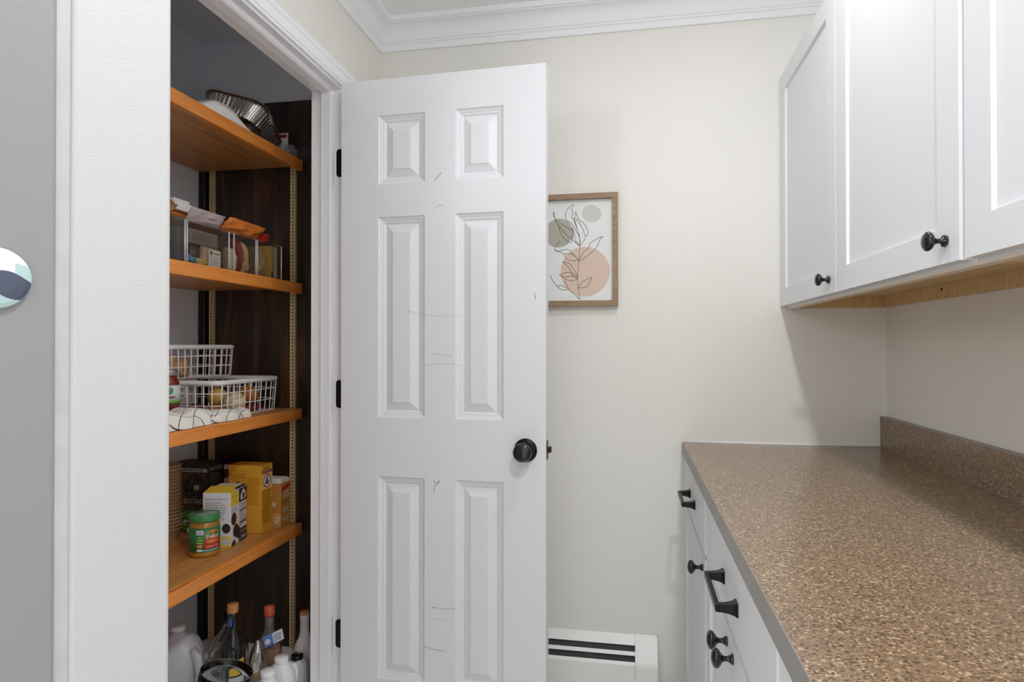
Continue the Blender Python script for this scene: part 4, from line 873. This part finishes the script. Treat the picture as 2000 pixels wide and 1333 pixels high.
# dark wine bottle with cork stopper
x, y = -1.250, 1.827
t, b = bottle('wine_bottle', 'black glass bottle with wide cork top and yellow label', x, y, [(.034, 0), (.038, .004), (.038, .165), (.034, .188), (.022, .212), (.0155, .228), (.0145, .236), (.0145, .272), (.016, .274), (.016, .284), (0, .284)], mat('bottle_black', (16, 17, 16), .06, coat=.8))
link('cork', lathe(new_bm(), [(.0165, .282), (.0172, .284), (.0172, .306), (.0165, .308), (0, .308)], x, y, z0, 28), mat('cork_tan', (190, 128, 76), .6, var=.15, vscale=60), t)
on_cyl(t, x, y, .0149, grid_rect(-.010, .010, 0, .026), -62 - 40, flat((66, 88, 160), .4), 'neck_label', z0 + .240)
on_cyl(t, x, y, .0384, grid_rect(-.028, .022, 0, .050), -30, flat((222, 186, 52), .5), 'label', z0 + .092); on_cyl(t, x, y, .0384, grid_rect(-.030, .024, 0, .046), -30, flat((212, 214, 216), .5), 'label', z0 + .04)
# whiskey decanter: square shoulders, amber content
x, y = -1.205, 1.962
t = thing('whiskey_bottle', 'square amber whiskey bottle with orange-red cap and hang tag', 'bottle', (x, y, z0))
def sq(s, z, r): return [(x + px, y + py, z0 + z) for px, py in [(a * math.cos(R(25)) - c * math.sin(R(25)), a * math.sin(R(25)) + c * math.cos(R(25))) for a, c in rrect(s, s, r, 6)]]
link('glass', loft(new_bm(), [sq(.072, 0, .012), sq(.078, .004, .014), sq(.078, .120, .014), sq(.072, .136, .020), sq(.050, .152, .022), sq(.034, .166, .0165), sq(.030, .180, .0145), sq(.029, .222, .014)]), clear_mat('bottle_glass', (206, 198, 188), .8, .03), t)
link('whiskey', loft(new_bm(), [sq(.0772, .004, .013), sq(.0772, .118, .013)]), mat('amber', (196, 122, 44), .1, coat=.6, var=.3, vscale=40), t)
link('cap', lathe(new_bm(), [(.0165, .218), (.0175, .221), (.0172, .246), (.0160, .250), (0, .250)], x, y, z0, 28), mat('wax_orange', (198, 92, 56), .4, var=.2, vscale=60), t)
tgm = frame_m((x + .036, y - .030, z0 + .158), (math.cos(R(42)), math.sin(R(42)), .28), (-.15, -.1, .95))
bm = box(new_bm(), -.034, .030, -.018, .018, -.0006, .0006); bm.transform(tgm); tgo = link('hang_tag', bm, flat((226, 228, 236), .5), t)
F = Face(tgo, tgm @ Vector((-.034, -.018, .0006)), tgm.to_3x3() @ Vector((1, 0, 0)), tgm.to_3x3() @ Vector((0, 1, 0))); F.rect(0, .030, 0, .036, flat((98, 134, 214), .5)); F.lines(.034, .060, .006, .030, 4, flat((60, 64, 80)), .4, 3); F.disc(.012, .016, .009, .009, flat((226, 228, 236)))
# small foil-topped bottle
x, y = -1.188, 1.868
t, b = bottle('foil_bottle', 'small bottle with a silver foil top beside the whiskey bottle', x, y, [(.024, 0), (.027, .003), (.027, .105), (.024, .118), (0, .118)], mat('amber_pale', (150, 120, 88), .12, coat=.6, var=.3, vscale=40))
bm = lathe(new_bm(), [(.0278, .085), (.0285, .088), (.027, .118), (.020, .146), (.010, .168), (.006, .180), (0, .181)], x, y, z0, 40)
for v in bm.verts: k = 1 + .16 * noise.noise(v.co * 90); v.co.x = x + (v.co.x - x) * k; v.co.y = y + (v.co.y - y) * k
for f in bm.faces: f.smooth = False
link('foil_wrap', bm, FOIL, t)
# clear round decanter behind
x, y = -1.375, 1.985
t, b = bottle('glass_decanter', 'round clear glass decanter behind the black bottle', x, y, [(.040, 0), (.058, .006), (.066, .04), (.064, .085), (.045, .125), (.022, .150), (.0175, .162), (.0175, .20), (.015, .20), (.015, .162), (.020, .147), (.042, .122), (.061, .084), (.063, .04), (.055, .01), (0, .008)], GLASS)
link('paper_insert', lathe(new_bm(), [(.030, .012), (.048, .04), (.046, .07), (.03, .085), (0, .085)], x, y, z0, 24), mat('insert_grey', (150, 144, 134), .7, var=.4, vscale=120), t)
# gallon jug
def jug(name, label, x, y, rz, w_, d_, h_, m, cap, capr, cat='jug', capx=0):
    t = thing(name, label, cat, (x, y, z0), rz); M = WM[t.name]
    def L(s, z, ox=0): return [M @ Vector((ox + px, py, z)) for px, py in rrect(w_ * s, d_ * s, min(w_, d_) * s * .38, 6)]
    def C(r, z): return [M @ Vector((capx + r * math.cos(2 * math.pi * k / 28), r * math.sin(2 * math.pi * k / 28), z)) for k in range(28)]
    sh = h_ * .66
    loops = [L(.9, 0), L(1, .006), L(1, sh * .92), L(.97, sh), L(.80, sh + (h_ - sh) * .35, capx * .4), L(.5, sh + (h_ - sh) * .62, capx * .8)] + [C(capr * .9, sh + (h_ - sh) * .74), C(capr * .85, h_ - .012)]
    b = link('body', loft(new_bm(), loops), m, t)
    link('cap', lathe(new_bm(), [(capr, -.016), (capr * 1.04, -.014), (capr * 1.04, -.002), (capr * .96, 0), (0, 0)], 0, 0, 0, 28, M @ T(capx, 0, h_)), cap, t)
    return t, M
JUG = mat('jug_milky', (206, 208, 212), .35, trans=.25); JUGW = mat('jug_white', (228, 230, 232), .35)
t, M = jug('water_jug', 'milky plastic gallon jug with handle against the pantry wall', -1.405, 1.775, 30, .145, .145, .250, JUG, mat('cap_milky', (200, 202, 206), .4), .020)
link('handle', tube(new_bm(), [M @ Vector(p) for p in ((.045, -.045, .185), (.062, -.062, .165), (.070, -.070, .12), (.066, -.066, .07), (.05, -.05, .05))], .013, 10), JUG, t)
# white bottle with cork-coloured top, black-capped bottle, two white-capped bottles, handled jug
x, y = -1.118, 2.040
t, b = bottle('tall_white_bottle', 'slim white bottle with a tan top beside the door frame', x, y, [(.032, 0), (.036, .004), (.036, .08), (.030, .100), (.019, .120), (.0155, .138), (.0150, .180), (.0158, .182), (.0158, .197), (0, .197)], WHITE)
link('cap', lathe(new_bm(), [(.0152, .197), (.0158, .199), (.0158, .206), (.014, .208), (0, .2065)], x, y, z0, 24), mat('cap_tan', (200, 140, 86), .6), t)
t, M = jug('black_cap_bottle', 'grey plastic bottle with a black screw cap', -1.092, 1.944, 0, .070, .070, .105, mat('bottle_grey', (196, 198, 200), .4), BLACKG, .0185, 'bottle')
t, M = jug('white_cap_bottle', 'white plastic bottle with a wide white cap beside the whiskey bottle', -1.085, 1.835, 15, .085, .085, .150, JUGW, WHITE, .0205, 'bottle')
link('handle_loop', tube(new_bm(), [M @ Vector(p) for p in ((.02, .01, .118), (.036, .02, .112), (.040, .024, .085), (.038, .022, .055))], .008, 8), JUGW, t)
t, M = jug('white_cap_jug', 'white plastic bottle with a wide white cap beside the glass goblet', -1.064, 1.725, 35, .072, .072, .165, JUGW, WHITE, .0205, 'bottle')
# glass goblet and crumpled wrap
x, y = -1.178, 1.628
t = thing('glass_goblet', 'large clear glass goblet in front of the black bottle', 'glass', (x, y, z0)); GM = T(x, y, z0 + .035) @ RX(-6) @ RY(12)
link('bowl', lathe(new_bm(), [(.010, .066), (.036, .074), (.062, .098), (.073, .130), (.072, .165), (.0705, .165), (.0712, .131), (.060, .101), (.034, .0785), (0, .072)], n=44, M=GM), GLASS, t)
link('stem', lathe(new_bm(), [(.036, 0), (.036, .003), (.010, .010), (.006, .02), (.006, .085), (.010, .098), (0, .103)], n=28, M=T(x, y, z0)), GLASS, t)
link('rim_band', tube(new_bm(), [GM @ Vector((.0713 * math.cos(2 * math.pi * k / 44), .0713 * math.sin(2 * math.pi * k / 44), .1652)) for k in range(44)], .0013, 6, True), mat('rim_grey', (120, 116, 110), .1, .6), t)
solo('crumpled_film', blob(new_bm(), (.028, .028, .06), T(-1.272, 1.735, z0 + .061), 4, .9, 5, 3, False), mat('film_shine', (220, 222, 226), .08, trans=.6), 'crumpled clear wrap between the jug and the goblet', 'wrap', base=(-1.272, 1.735, z0))
